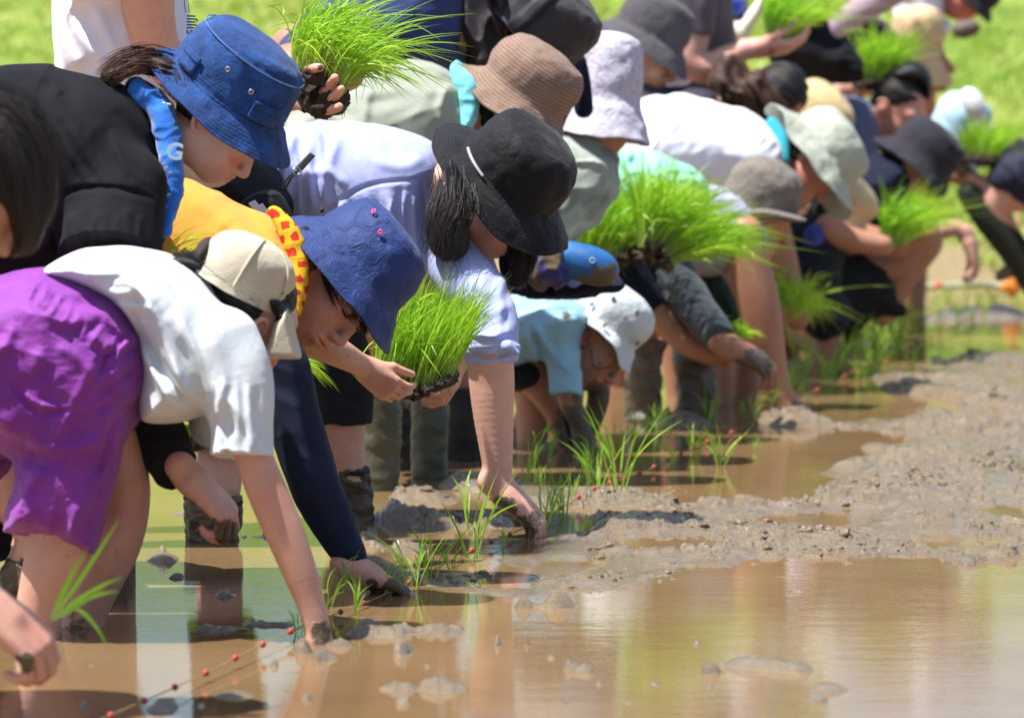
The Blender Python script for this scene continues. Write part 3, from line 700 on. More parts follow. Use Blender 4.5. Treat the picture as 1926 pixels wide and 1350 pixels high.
# ---------------- rice ----------------
RICE = leafmat('rice_leaf', (.24, .52, .02), (.55, .78, .07), .5)
RICE2 = leafmat('rice_leaf_planted', (.20, .46, .025), (.48, .72, .07), .5)
def seedling_mesh(seed, h=.17, n=4):
    r = np.random.default_rng(seed); L = []
    for i in range(n):
        a = r.uniform(0, 6.28); b0 = np.array((math.cos(a), math.sin(a), 0))*.004*r.uniform(.3, 1.5); b0[2] = -.03
        lean = np.array((math.cos(a)*.13, math.sin(a)*.1, 1))+r.normal(0, .06, 3)
        nb = 1+r.integers(2)
        for j in range(nb+1):
            hh = h*r.uniform(.6, 1.1)+.03
            fr = 0 if j == 0 else r.uniform(.35, .6)
            st = b0+lean*fr*hh
            d = lean+np.array((*np.clip(r.normal(0, .06 if j == 0 else .22, 2), -.32, .32), 0))
            bd = np.array((d[0]*.8+r.normal(0, .1), d[1]*.8, -r.uniform(.0, .08) if j == 0 else -r.uniform(.05, .45)))
            L.append(blades(st[None], d[None], np.array([hh*(1-fr)]), np.array([r.uniform(.0032, .0048)]), bd[None], 9, int(r.integers(1e6)), face=np.array([[r.normal(0, .5), -1, .2]])))
    return cat4(L)
protos = []
SEED_PTS = [(887, 1048, 190), (775, 1108, 140), (812, 1090, 110), (640, 1128, 110), (668, 1158, 95), (612, 1150, 90), (1020, 992, 130), (1062, 972, 120), (1040, 985, 90), (1120, 930, 125), (1165, 935, 175), (1000, 880, 95), (1035, 860, 80), (1190, 838, 85), (1160, 850, 75), (1222, 826, 70), (1235, 815, 70), (1140, 862, 70), (1355, 880, 90),
            (1350, 742, 95), (1385, 700, 60), (1430, 715, 60), (1472, 765, 110), (1420, 850, 40), (1530, 700, 60), (1560, 712, 85), (1595, 690, 95), (1622, 672, 80), (1652, 690, 110), (1690, 668, 95), (1712, 700, 75), (1600, 650, 90), (1655, 640, 110), (1690, 650, 90), (1575, 640, 60), (1540, 735, 50), (1610, 720, 60), (1800, 602, 70), (1848, 600, 60), (1830, 610, 50), (1770, 590, 60), (1870, 590, 55), (1500, 725, 60), (1735, 618, 60), (1715, 905, 22), (1345, 770, 40), (1310, 862, 60), (1680, 625, 80)]
SEED_PTS += [(702, 1104, 70), (850, 1078, 70), (935, 962, 70), (1092, 908, 75), (1262, 882, 60), (1300, 852, 65), (1075, 950, 60), (1020, 925, 60), (1415, 795, 70), (1640, 735, 45), (560, 1190, 60), (728, 1120, 90), (945, 1030, 60), (1570, 700, 130), (1605, 668, 120), (1648, 662, 130), (1675, 650, 120), (1700, 620, 85), (1530, 672, 90), (1460, 655, 80), (1515, 655, 80), (1590, 615, 80), (1752, 600, 70), (1785, 575, 60), (1840, 575, 60), (1560, 735, 90), (1490, 765, 80), (1478, 742, 85), (1515, 712, 90), (1545, 690, 85), (1580, 668, 100), (1632, 650, 105), (1668, 632, 95), (1706, 640, 80), (1730, 655, 70), (1250, 845, 70), (1130, 875, 70), (1110, 885, 80), (1330, 800, 70), (1400, 790, 60), (1445, 778, 80), (1640, 705, 70), (1500, 690, 80), (1765, 628, 60), (1815, 590, 65), (1560, 640, 70), (985, 905, 80)]
WHERE = {0: 'tall lone rice seedling standing in the mud, left below the lavender woman\'s muddy hand', 1: 'splayed rice seedling right beside the fingers of the dark sleeved hand', 2: 'thin seedling just right of the splayed one by the dark sleeved hand', 3: 'seedling in water between the bare child arm and the dark sleeved hand', 4: 'short seedling below the dark sleeved hand, touching the beaded string', 5: 'seedling close against the wrist of the child in white tee',
         6: 'slim rice seedling at the muddy fingertips of the lavender woman', 7: 'slim upright seedling right of the muddy hand, on mud', 8: 'low seedling between the muddy hand and the slim upright one', 9: 'arching two-leaf seedling standing on mud, second right of the muddy hand', 10: 'upright long-leaved seedling in shallow water where the string crosses the mud edge',
         11: 'seedling in shaded water just right of the lavender woman\'s bare forearm', 13: 'largest leaning seedling in front of the child in light blue', 18: 'seedling standing alone in open water, mirrored, right of the light blue child', 22: 'seedling at the wrist of the long bare arm', 44: 'tiny yellow sprout alone on the open mud flat at right'}
ORD = 'first second third fourth fifth sixth seventh eighth ninth tenth eleventh twelfth thirteenth fourteenth fifteenth sixteenth seventeenth eighteenth nineteenth twentieth'.split()
rest = sorted([i for i in range(len(SEED_PTS)) if i not in WHERE], key=lambda i: (SEED_PTS[i][1], -SEED_PTS[i][0]))
TENS = {2: 'twent', 3: 'thirt', 4: 'fort', 5: 'fift', 6: 'sixt', 7: 'sevent'}
def ordn(k):
    k += 1
    return ORD[k-1] if k <= 20 else TENS[k//10]+('ieth' if k % 10 == 0 else 'y-'+ORD[k % 10-1])
SLAB = dict(WHERE)
for k, i in enumerate(rest): SLAB[i] = ordn(k)+' small seedling along the string, counted from its far end'
for i, (x, y, hp) in enumerate(SEED_PTS):
    g = G(x, y); hh = hp*1.12*g[1]/FPX
    k = i % 8
    if k >= len(protos):
        V, F, rn, al = seedling_mesh(100+k, .16, 4+k % 3)
        o = mesh_obj('rice_seedling', V, F, RICE2, None, True, {'rnd': rn, 'along': al}); protos.append(o)
    else: o = protos[k].copy(); COL.objects.link(o)
    q = hh/.17; o.scale = (q, q, q); o.location = (float(g[0]), float(g[1]), -.005+max(0, float(mud_h(np.array([g[:2]]))[0])))
    o.rotation_euler = (0, 0, random.uniform(-.6, .6))
    o['group'] = 'rice seedlings planted along the string'; o['category'] = 'seedling'
    o['label'] = SLAB[i]
# ---------------- beaded planting string ----------------
A = G(60, 1437); B = G(1880, 583); A[2] = B[2] = .0
rope = thing('planting_line', 'thin planting string with red beads stretched across the mud and water', 'string', A)
dv = B-A; Ln = np.linalg.norm(dv); dv /= Ln
def rz(t): return .014+.004*math.sin(t*2.1)+.004*math.sin(t*5.3+1)
tt = np.linspace(0, Ln, 240); P = A+dv*tt[:, None]; P[:, 2] = [max(rz(t), float(h)+.009) for t, h in zip(tt, mud_h(P[:, :2]))]
P[:, 2] = np.convolve(np.pad(P[:, 2], 4, 'edge'), np.ones(9)/9, 'valid')
V, F = wire(P, .0011, 5); mesh_obj('cord', V, F, plain('cord', (.36, .25, .10), .7), rope)
def ball(c, r, mat, name, parent, n=10, m=7, sq=1):
    V = [c+np.array((0, 0, r*sq))]; F = []
    for i in range(1, m):
        a = math.pi*i/m
        for j in range(n): V.append(c+np.array((r*math.sin(a)*math.cos(6.2832*j/n), r*math.sin(a)*math.sin(6.2832*j/n), r*sq*math.cos(a))))
    V.append(c-np.array((0, 0, r*sq))); k = len(V)-1
    for j in range(n):
        F.append((0, 1+j, 1+(j+1) % n)); F.append((k, k-n+(j+1) % n, k-n+j))
    for i in range(m-2):
        for j in range(n): F.append((1+i*n+j, 1+(i+1)*n+j, 1+(i+1)*n+(j+1) % n, 1+i*n+(j+1) % n))
    return mesh_obj(name, V, F, mat, parent)
BEAD = [plain('red_bead', (.50, .045, .025), .45, bump=.001, bs=300), plain('muddy_bead', (.16, .05, .03), .5, bump=.002, bs=300)]
step = float(np.linalg.norm(G(400, 1283)-G(340, 1310)))
t0 = float(np.linalg.norm(G(340, 1310)-A)) % step; i = 0
while t0 < Ln:
    c = A+dv*t0; c[2] = float(np.interp(t0, tt, P[:, 2]))
    ball(c, .0054*random.uniform(.9, 1.1), BEAD[random.random() < .22], 'bead', rope)
    t0 += step*random.uniform(.96, 1.04)
# ---------------- people ----------------
SK1 = skin('fair_skin', (.62, .36, .27)); SK2 = skin('tanned_skin', (.42, .215, .135)); SK3 = skin('pale_skin', (.70, .42, .33))
BLACKHAIR = hairmat('black_hair', (.010, .008, .009), (.030, .022, .020)); BROWNHAIR = hairmat('brown_hair', (.028, .012, .008), (.12, .045, .02))
MUDM = cloth('mud_coat', (.085, .068, .045), (.14, .11, .075), rough=.35, wr=1.6, weave=300, sheen=0, wscale=55)
MUDM2 = cloth('olive_boot', (.055, .065, .045), (.09, .085, .055), rough=.35, wr=.8, weave=200, sheen=0)
def person(label, px, py, D, group='people planting rice in a row'):
    loc = W(px, py, D); loc[2] = 0
    return thing('person', label, 'person', loc, group)
def bits(name, parts, mat, parent): V, F = join(parts); return mesh_obj(name, V, F, mat, parent)
PEOPLE = []

# --- child in purple shorts ---
D = 7.8; p = person('child in purple shorts and white tee bending to the water, cream mesh cap', 130, 1210, D)
b = Sh(D)
b.tube([(90, 900, 60), (115, 980, 62), (105, 1050, 60), (85, 1110, 50), (72, 1160, 44), (70, 1230, 42)], dy=-.06)
b.tube([(190, 780, 60), (232, 880, 46), (236, 950, 46), (210, 1020, 56), (180, 1090, 50), (158, 1160, 42), (150, 1225, 40), (150, 1260, 40)], dy=.09)
b.tube([(80, 640, 110), (130, 800, 60)], e=1.1); b.tube([(150, 600, 90), (330, 620, 100), (420, 680, 75)], e=1.2)
b.tube([(440, 700, 28), (458, 780, 32), (478, 860, 36), (505, 930, 38), (535, 1000, 37), (562, 1070, 33), (583, 1130, 27), (597, 1180, 25), (604, 1240, 24)], dy=-.13)
b.tube([(430, 660, 42), (470, 640, 40), (490, 590, 40)], dy=0)
hL, hR, hO = head(b, 0, 0, 0, 28, sc=.84, fs=.032, hair=BLACKHAIR, hatp=(452, 534, .50, -.866, 4, 97, .84))
hand(b, 604, 1232, (.2, 1), (.3, .4, -1), dy=-.13, sc=.75)
b.build('body', SK1, p, vox=.003, mud=[(604, 1192, 34, .8), (150, 1195, 60, .55), (130, 1172, 40, .5)], red=[(497, 575, 26, .7), (505, 940, 60, .25), (240, 960, 60, .2)])
g = Sh(D)
g.poly([(-85, 560), (-30, 530), (30, 512), (78, 503), (150, 514), (212, 543), (262, 582), (286, 650), (286, 720), (262, 778), (235, 815), (180, 850), (90, 870), (0, 850), (-60, 800), (-100, 700)], .18, k=.03, pw=3.2)
g.fam((70, 506), (283, 645), (52, 545), (256, 690), 20, .003, .004, 3); g.fam((20, 985), (170, 1025), (30, 900), (200, 930), 7, .004, .008, 4); g.fam((262, 600), (284, 740), (190, 660), (200, 800), 9, .0045, .007, 5); g.fold([(8, 985), (60, 992), (120, 1010), (172, 1026)], -.003, .003)
g.poly([(0, 780), (120, 740), (232, 770), (240, 830), (222, 880), (207, 940), (180, 1040), (120, 1024), (60, 1006), (8, 998), (12, 940), (40, 850)], .10, dy=-.06, smooth=False, k=.035)
g.poly([(170, 680), (284, 690), (268, 780), (245, 812), (232, 850), (180, 860)], .10, dy=.10, k=.03)
g.poly([(-80, 700), (20, 740), (35, 830), (0, 900), (-80, 900)], .09, dy=.08, k=.03)
for L_, a, w_ in (([(90, 545), (140, 590), (230, 570)], .009, .012), ([(60, 560), (100, 620), (80, 700)], .008, .014), ([(180, 610), (225, 640), (265, 630)], .008, .010), ([(200, 570), (245, 620), (275, 640)], .007, .008),
                  ([(205, 645), (160, 740), (110, 830)], .006, .010), ([(240, 650), (230, 740), (200, 800)], .008, .012), ([(30, 680), (90, 760), (160, 745)], -.006, .006), ([(160, 745), (200, 690), (232, 610)], -.004, .003), ([(20, 640), (10, 740), (50, 800)], .01, .014),
                  ([(60, 820), (140, 830), (215, 810)], .007, .012), ([(60, 870), (80, 930), (70, 990)], .003, .012), ([(120, 860), (150, 930), (150, 1000)], .003, .011), ([(140, 1000), (180, 920), (205, 860)], .009, .012), ([(100, 860), (60, 920), (40, 990)], .006, .01), ([(230, 780), (200, 850), (190, 930)], -.007, .009),
                  ([(50, 590), (30, 640), (-10, 660)], .007, .01), ([(120, 640), (170, 660), (210, 720)], .005, .01), ([(48, 712), (100, 745), (165, 748)], .005, .004)): g.fold(L_, a, w_)
g.rumple(.0032, .05, 20, 3.5); g.rumple(.0018, .022, -35, 3.5, ridged=False); g.rumple(.0006, .010, 10, 3)
g.build('shorts', cloth('purple_nylon', (.26, .038, .345), (.20, .026, .28), rough=.6, wr=.5, wscale=45), p, vox=.0026)
g = Sh(D)
g.poly([(84, 512), (112, 487), (160, 468), (215, 463), (280, 469), (340, 487), (392, 527), (428, 578), (463, 640), (492, 700), (506, 760), (480, 800), (420, 800), (385, 780), (340, 792), (275, 793), (262, 760), (266, 700), (262, 650), (240, 596), (200, 560), (140, 532)], .155, k=.03, pw=2.6)
g.tube([(430, 640, 60), (455, 710, 60), (456, 790, 57), (454, 858, 59)], dy=(-.09, -.13), cut='b', k=.04)
g.tube([(430, 640, 50), (430, 720, 50), (400, 800, 45)], dy=(.09, .14), k=.04)
for L_, a, w_ in (([(220, 520), (300, 600), (370, 740)], .008, .016), ([(250, 600), (310, 680), (400, 790)], -.007, .010), ([(270, 640), (330, 720), (385, 778)], .008, .010), ([(400, 600), (430, 700), (410, 790)], .006, .014), ([(300, 560), (380, 650), (420, 760)], .006, .014), ([(430, 720), (470, 780), (500, 840)], .006, .01), ([(410, 760), (430, 800), (440, 850)], -.006, .008), ([(150, 500), (220, 540), (270, 600)], .006, .01), ([(180, 480), (250, 510), (330, 580)], .004, .012)): g.fold(L_, a, w_)
g.fam((200, 500), (330, 500), (330, 770), (430, 760), 9, .005, .007, 6); g.fam((420, 690), (490, 700), (412, 840), (505, 850), 7, .0045, .006, 7); g.fam((140, 490), (250, 590), (230, 480), (330, 600), 7, .003, .005, 8); g.rumple(.0016, .07, -55, 4)
g.build('shirt', cloth('white_cotton', (.74, .78, .80), (.66, .72, .78), wr=.4, trans=.12), p, vox=.0026)
hr = Sh(D); hr.poly([(300, 486), (360, 478), (400, 492), (440, 520), (480, 545), (530, 560), (546, 590), (542, 622), (525, 618), (518, 598), (500, 560), (488, 566), (470, 595), (450, 600), (428, 566), (380, 522)], .055, k=.01).rumple(.004, .02, 30, 5)
hp_ = hr.build('hair', BLACKHAIR, p)
strands('hair_strands', BLACKHAIR, hp_, D, [[(340, 484, -.03), (400, 510, -.04), (450, 560, -.05), (482, 600, -.05)], [(370, 485, -.03), (430, 530, -.05), (480, 566, -.06)]], 260, .0008, .007, 4)
CREAM = hatmat('cream_mesh', (.56, .50, .38), (.50, .44, .33), weave=420, crease=.25)
o, at = hat(p, D, (452, 534), (.50, -.866), [(99, -14), (97, 0), (97, 22), (92, 50), (78, 74), (50, 90), (20, 95), (0, 96)], CREAM, ry=.84, tilt=4, yaw=28, name='cap', wob=0, dent=.003)
for ph_ in (-58, -118): # panel seams
    pts = [at(ph_, r_, z_)[0]+at(ph_, 1, 0)[1]*.0015 for r_, z_ in ((98, 2), (97, 20), (93, 48), (79, 73), (50, 90), (12, 96))]
    mesh_obj('seam', *wire(catmull(pts, 4), .0028, 6), plain('cream_seam', (.64, .56, .40), .8), o)
v = Sh(D); v.poly([(548, 588), (556, 625), (567, 668), (560, 674), (530, 674), (497, 668), (505, 640), (520, 600), (540, 575)], .062, dy=-.0, k=.01, R=.012)
v.build('visor', CREAM, o, vox=.002)
dk = Sh(D); dk.e2(383, 475, 17, 32, .055, 25); dk.build('back_opening', plain('cap_painted_shade', (.03, .025, .02), .9), o)  # solid dark oval; its colour stands in for shade in the cap opening

# --- woman in black tee with denim hat ---
D = 8.15; p = person('woman in black tee with blue towel and denim bucket hat, gazing down', 40, 1080, D)
b = Sh(D)
b.tube([(-60, 300, 150), (120, 260, 110), (250, 270, 80)], e=1.1)
b.tube([(290, 245, 44), (345, 255, 48), (380, 265, 48)], k=.03)
b.tube([(225, 420, 46), (215, 520, 40), (255, 700, 36), (312, 830, 32), (345, 885, 30), (362, 905, 30)], dy=(-.17, -.3))
b.tube([(-60, 500, 100), (-20, 760, 70), (20, 930, 44), (66, 1000, 40), (52, 1060, 34), (50, 1110, 34)], dy=0)
b.tube([(-60, 500, 100), (-70, 760, 70), (-60, 930, 44), (-66, 1110, 34)], dy=.2)
head(b, 0, 0, 0, -14, sc=.88, dp=14, fs=.022, hair=BLACKHAIR, hatp=(430, 170, .573, -.82, 14, 126, .82))
hand(b, 362, 900, (.72, .72), (-.35, .9, .3), dy=-.3, curl=(45, 62, 40), sc=.98, spread=.13)
b.build('body', SK3, p, vox=.0028, red=[(390, 215, 20, .6), (447, 318, 8, .5), (438, 305, 11, .9), (440, 975, 30, .5), (410, 985, 25, .3)], mud=[(55, 1075, 40, .9), (425, 1000, 34, .9), (400, 985, 26, .6)])
g = Sh(D)
g.poly([(-140, 180), (-60, 140), (0, 125), (60, 121), (95, 122), (110, 130), (190, 146), (245, 170), (282, 215), (305, 270), (320, 340), (318, 400), (300, 470), (240, 500), (120, 500), (60, 540), (-140, 560)], .185, k=.03)
g.tube([(240, 350, 74), (215, 420, 92), (207, 480, 98)], dy=(-.13, -.19), cut='b', k=.035)
g.tube([(200, 330, 70), (200, 480, 70)], dy=(.13, .2), cut='b', k=.035)
for L_, a, w_ in (([(112, 372), (160, 350), (235, 346), (300, 365)], -.007, .005), ([(112, 380), (110, 420), (118, 470)], -.008, .006), ([(100, 160), (140, 230), (200, 330)], .007, .016), ([(150, 170), (200, 240), (270, 330)], .006, .014), ([(60, 200), (90, 270), (110, 350)], .007, .02), ([(150, 390), (165, 430), (185, 475)], .007, .012), ([(210, 380), (215, 430), (225, 475)], .006, .012), ([(265, 375), (262, 420), (275, 470)], .006, .010), ([(80, 135), (110, 150), (130, 180)], .007, .01), ([(220, 200), (260, 250), (290, 320)], -.004, .012)): g.fold(L_, a, w_)
g.fam((180, 350), (290, 350), (60, 200), (240, 220), 8, .005, .009, 9); g.fam((120, 380), (300, 385), (130, 475), (295, 475), 8, .004, .007, 10); g.rumple(.0016, .09, -50, 4)
g.build('shirt', cloth('black_cotton', (.007, .007, .010), (.011, .011, .014), wr=.35, sheen=.12), p, vox=.0028)
g = Sh(D); g.tube([(215, 500, 46), (250, 700, 42), (300, 810, 46), (322, 868, 46), (327, 884, 44)], dy=(-.22, -.29), cut='b'); g.rumple(.003, .03, 30, 2)
g.build('arm_cover', cloth('black_knit', (.018, .02, .028), wr=.5), p, vox=.0028)
g = Sh(D); g.poly([(-150, 500), (20, 520), (60, 600), (20, 800), (22, 940), (12, 1040), (-20, 1050), (-60, 1050), (-100, 800)], .12, dy=.05); g.rumple(.006, .06, 0, 2)
g.build('trousers', cloth('black_trousers', (.02, .022, .025)), p, vox=.004)
g = Sh(D); g.tube([(52, 1060, 42), (46, 1085, 44), (46, 1120, 40)], e=1, cut='a'); g.rumple(.004, .03, 0, 1); g.build('sock', MUDM, p, vox=.003)
TOW = cloth('blue_towel', (.022, .20, .68), (.012, .13, .55), wr=.9, weave=420, sheen=.5)
g = Sh(D)
g.tube([(258, 166, 18), (295, 200, 25), (316, 255, 24), (322, 320, 17), (320, 380, 15), (312, 432, 11)], dy=(-.03, -.105), k=.01); g.tube([(255, 165, 18), (290, 195, 24), (316, 255, 20)], dy=(.05, .08))
g.tube([(322, 300, 16), (330, 350, 12), (322, 410, 8)], dy=-.085)
g.rumple(.004, .03, -10, 2.5); tw = g.build('towel', TOW, p, vox=.0026)
WHITE = plain('white_print', (.55, .68, .80), .8)
def txt(body, px, py, D, h, mat, parent, ang=0, tilt=(0, 0), name='lettering', bold=.0, ext=.0008):
    c = bpy.data.curves.new(name, 'FONT'); c.body = body; c.size = h*D/FPX; c.extrude = ext; c.offset = bold
    o = bpy.data.objects.new(name, c); COL.objects.link(o); bpy.context.view_layer.update()
    me = bpy.data.meshes.new_from_object(o.evaluated_get(bpy.context.evaluated_depsgraph_get())); COL.objects.unlink(o); bpy.data.objects.remove(o)
    a = math.radians(ang); M = Matrix.Translation(Vector(W(px, py, D)))@Matrix.Rotation(-a, 4, 'Y')@Matrix.Rotation(math.radians(tilt[0]), 4, 'Z')@Matrix.Rotation(math.radians(90+tilt[1]), 4, 'X')
    me.transform(M); me.materials.clear(); me.materials.append(mat)
    o = bpy.data.objects.new(name, me); COL.objects.link(o); o.parent = parent; o.matrix_parent_inverse = Matrix.Translation(-parent.location); return o
txt('G', 311, 297, D-.128, 44, WHITE, tw, ang=-8, bold=.0009)
for (x, y, s_) in ((316, 318, 9), (324, 326, 8), (314, 332, 8), (320, 343, 7), (312, 308, 7), (322, 368, 8), (316, 388, 7)): txt('*', x-4, y+10, D-.124, s_*2.2, WHITE, tw, ang=20, bold=.0009)
for (x, y) in ((306, 194), (314, 196)): mesh_obj('printed_dash', *wire([W(x, y, D-.108), W(x+8, y+1, D-.108)], .002), WHITE, tw)
hr = Sh(D); hr.poly([(192, 146), (205, 122), (238, 105), (290, 104), (335, 120), (372, 165), (385, 200), (365, 205), (340, 195), (325, 160), (290, 140), (245, 140), (215, 155)], .06, k=.01).rumple(.004, .02, 10, 5)
hp_ = hr.build('hair', BROWNHAIR, p)
strands('hair_strands', BROWNHAIR, hp_, D, [[(322, 122, .0), (280, 108, -.04), (230, 122, -.05), (196, 150, -.05)], [(305, 130, -.0), (270, 120, -.045), (225, 140, -.055), (205, 152, -.05)], [(310, 120, .03), (260, 102, -.0), (215, 118, -.03), (190, 142, -.04)], [(345, 150, -.055), (365, 185, -.06), (380, 210, -.06)], [(320, 150, -.055), (345, 185, -.055), (362, 205, -.05)]], 700, .0007, .009, 5)
DEN = hatmat('denim', (.011, .050, .185), (.006, .025, .10), stitch=.075, crease=.55, mott=.5, weave=700)
o, at = hat(p, D, (430, 170), (.573, -.82), [(172, -36), (158, -24), (140, -9), (126, 0), (124, 22), (119, 60), (108, 92), (92, 108), (60, 117), (20, 121), (0, 121)], DEN, ry=.82, tilt=14, name='bucket_hat', dip=20, dipb=-6, wob=3.5, seed=2, dent=.006, seamz=(2, 92))
DENS = plain('denim_thread', (.10, .19, .42), .8); EYE = plain('brass_eyelet', (.55, .45, .42), .35, metal=.7)
for ph_, z_ in ((-88, 62), (-60, 52)):
    c, n_, u_ = at(ph_, 119, z_); mesh_obj('eyelet', *torus(c+n_*.004, n_, .0036, .0013), EYE, o)
def patch(at, ph0, ph1, z0, z1, r_, out, mat, parent, name='patch_pocket', n=7):
    V = []; F = []
    for i in range(n+1):
        for j in range(5):
            ph = ph0+(ph1-ph0)*i/n; z = z0+(z1-z0)*j/4; c, n_, u_ = at(ph, r_(z) if callable(r_) else r_, z); V.append(c+n_*out)
    for i in range(n):
        for j in range(4): a = i*5+j; F.append((a, a+5, a+6, a+1))
    q = mesh_obj(name, V, F, mat, parent, True, {'v': [.2]*len(V), 'mud': [0]*len(V)}); m = q.modifiers.new('t', 'SOLIDIFY'); m.thickness = .003; m.offset = 1; return q
rr = lambda z: np.interp(z, (0, 22, 60, 92), (126, 124, 119, 108))
for a_, b_ in ((-138, -112), (-52, -22)):
    q = patch(at, a_, b_, 8, 40, rr, .004, DEN, o); patch(at, a_-1, b_+1, 32, 44, rr, .007, DEN, o, 'pocket_flap')
pts = [at(t_, 109, 92)[0]+at(t_, 1, 0)[1]*.003 for t_ in range(0, 361, 6)]; mesh_obj('seam', *wire(pts, .0013, 5), DENS, o)
mesh_obj('earring', *ball.__wrapped__(0) if False else wire([W(398, 229, D-.083), W(398.5, 230.5, D-.084)], .0018, 8), plain('pearl', (.8, .75, .65), .2), p)

# --- child in yellow tee with navy hat ---
D = 8.5; p = person('person in yellow tee and navy bucket hat with pink eyelets, one dark sleeved arm', 120, 1090, D)
b = Sh(D)
b.tube([(120, 540, 110), (330, 480, 110), (470, 520, 100)], e=1.1); b.tube([(520, 520, 62), (575, 540, 62)], k=.03)
b.tube([(510, 640, 30), (553, 780, 34), (600, 930, 32), (640, 1010, 27), (668, 1060, 22), (690, 1085, 24)], dy=(-.13, -.17))
b.tube([(540, 620, 38), (620, 655, 30), (660, 676, 24), (690, 694, 20)], dy=(.16, .28))
b.tube([(100, 600, 90), (150, 820, 60), (60, 1000, 45), (60, 1120, 40)], dy=.15); b.tube([(100, 600, 90), (190, 820, 60), (210, 1000, 45), (215, 1120, 40)], dy=.2)
hL, hR, hO = head(b, 0, 0, 0, -33, sc=1.02, dp=12, hair=BLACKHAIR, hatp=(676, 497, .78, -.62, -2, 118, .86))
hand(b, 672, 1072, (.93, .37), (.25, 1, -.1), dy=-.17, curl=(12, 18, 16), sc=.9, spread=.12)
hand(b, 686, 692, (.75, .65), (.3, -.2, .9), dy=.28, curl=(30, 40, 30), sc=.72, spread=.1)
b.build('body', SK1, p, vox=.0026, red=[(592, 492, 34, .45), (585, 640, 11, .95), (578, 630, 8, .8), (610, 590, 50, .18), (620, 630, 14, .3)], mud=[(745, 1112, 36, 1), (700, 1102, 22, .7), (205, 1060, 80, .9), (60, 1060, 80, .9)])
dark = plain('eye_dark', (.012, .008, .007), .15)
for q in (-1, 1):
    mesh_obj('eyelash', *wire(catmull([hL((.083, .018*q, -.0175)), hL((.0895, .030*q, -.0185)), hL((.080, .044*q, -.0165))], 5), .0017, 6), dark, p)
    mesh_obj('eyebrow', *wire(catmull([hL((.092, .016*q, .007)), hL((.089, .032*q, .012)), hL((.072, .050*q, .008))], 5), [.0008, .0012, .0016, .002, .0022, .0022, .0022, .002, .0016, .0012, .0008], 6), BLACKHAIR, p)
g = Sh(D)
g.poly([(-20, 500), (20, 455), (120, 400), (240, 350), (333, 333), (400, 358), (470, 393), (530, 420), (572, 470), (575, 560), (556, 640), (548, 678), (500, 700), (300, 660), (150, 560), (120, 500), (60, 510), (-20, 540)], .165, k=.03)
g.fold([(520, 440), (505, 520), (520, 600)], .006, .012).fold([(440, 420), (480, 460), (510, 480)], .005, .012).fold([(350, 360), (430, 410), (490, 450)], .004, .015).rumple(.003, .06, -30, 3)
g.build('shirt', cloth('yellow_cotton', (.72, .33, .045), (.66, .29, .035), wr=.3), p, vox=.0028)
g = Sh(D); g.tube([(505, 620, 46), (535, 700, 50), (553, 780, 50), (575, 860, 50), (600, 930, 46), (640, 1010, 37), (666, 1058, 27), (673, 1074, 26)], dy=(-.13, -.17), cut='b'); g.rumple(.0018, .05, 20, 2)
g.build('arm_cover', cloth('navy_arm_cover', (.012, .017, .038), (.018, .024, .048), wr=.15, rough=.6), p, vox=.0028)
g = Sh(D); g.poly([(0, 520), (140, 560), (260, 640), (280, 760), (240, 830), (130, 850), (20, 800)], .16, dy=.1); g.build('shorts', cloth('black_trousers', (.02, .022, .025)), p, vox=.005)
s = NT('yellow_red_towel'); ch = s.n('TexBrick'); ch.inputs['Scale'].default_value = 17; ch.inputs['Mortar Size'].default_value = .09; ch.inputs['Mortar Smooth'].default_value = .1; ch.inputs['Brick Width'].default_value = .42; ch.inputs['Row Height'].default_value = .40; va = s.n('VectorMath', operation='MULTIPLY_ADD'); nz = s.n('TexNoise'); nz.inputs['Scale'].default_value = 60; s.l(s.obj(), nz.inputs['Vector']); s.l(nz.outputs['Color'], va.inputs[0]); va.inputs[1].default_value = (.014, .014, .014); s.l(s.vec(1, 1, 1, (math.radians(90), .1, .25)), va.inputs[2]); s.l(va.outputs[0], ch.inputs['Vector'])
s.base(s.mix(s.ramp(s.math('ADD', ch.outputs['Fac'], s.math('MULTIPLY', s.noise(160, 3, .6), .35)), [(.22, 1), (.34, 0)]), (.78, .44, .025), (.55, .04, .015)), .9, .2); s.l(s.bump(s.noise(420, 2), .002, .9), s.b.inputs['Normal'])
g = Sh(D); g.tube([(520, 402, 12), (545, 440, 20), (560, 490, 20), (562, 535, 19), (555, 585, 12)], dy=(-.07, -.13)); g.tube([(515, 400, 12), (545, 435, 18), (570, 480, 18)], dy=(.0, .06)); g.rumple(.0012, .03, 0, 3)
g.build('towel', s.m, p, vox=.0026)
hr = Sh(D); hr.poly([(560, 420), (600, 430), (640, 500), (668, 545), (690, 600), (686, 628), (668, 600), (650, 572), (628, 566), (612, 540), (605, 500), (596, 462), (575, 470), (568, 455)], .07, k=.008).rumple(.003, .02, 30, 5)
hp_ = hr.build('hair', BLACKHAIR, p); strands('hair_strands', BLACKHAIR, hp_, D, [[(600, 480, -.07), (615, 530, -.085), (628, 572, -.085)], [(620, 500, -.07), (645, 560, -.08), (668, 605, -.07)], [(640, 530, -.06), (675, 590, -.06), (690, 630, -.05)]], 220, .0008, .006, 6)
NAVY = hatmat('navy_nylon', (.016, .044, .19), (.011, .030, .14), stitch=.07, crease=.9, rough=.6, weave=1200)
o, at = hat(p, D, (676, 497), (.78, -.62), [(168, -62), (152, -42), (134, -20), (118, 0), (114, 20), (105, 58), (90, 88), (68, 101), (30, 107), (0, 108)], NAVY, ry=.86, tilt=-2, yaw=-20, name='bucket_hat', dip=-2, dipb=6, wob=4, seed=5, dent=.005, seamz=(1, 88))
PINK = plain('pink_eyelet', (.85, .06, .30), .4)
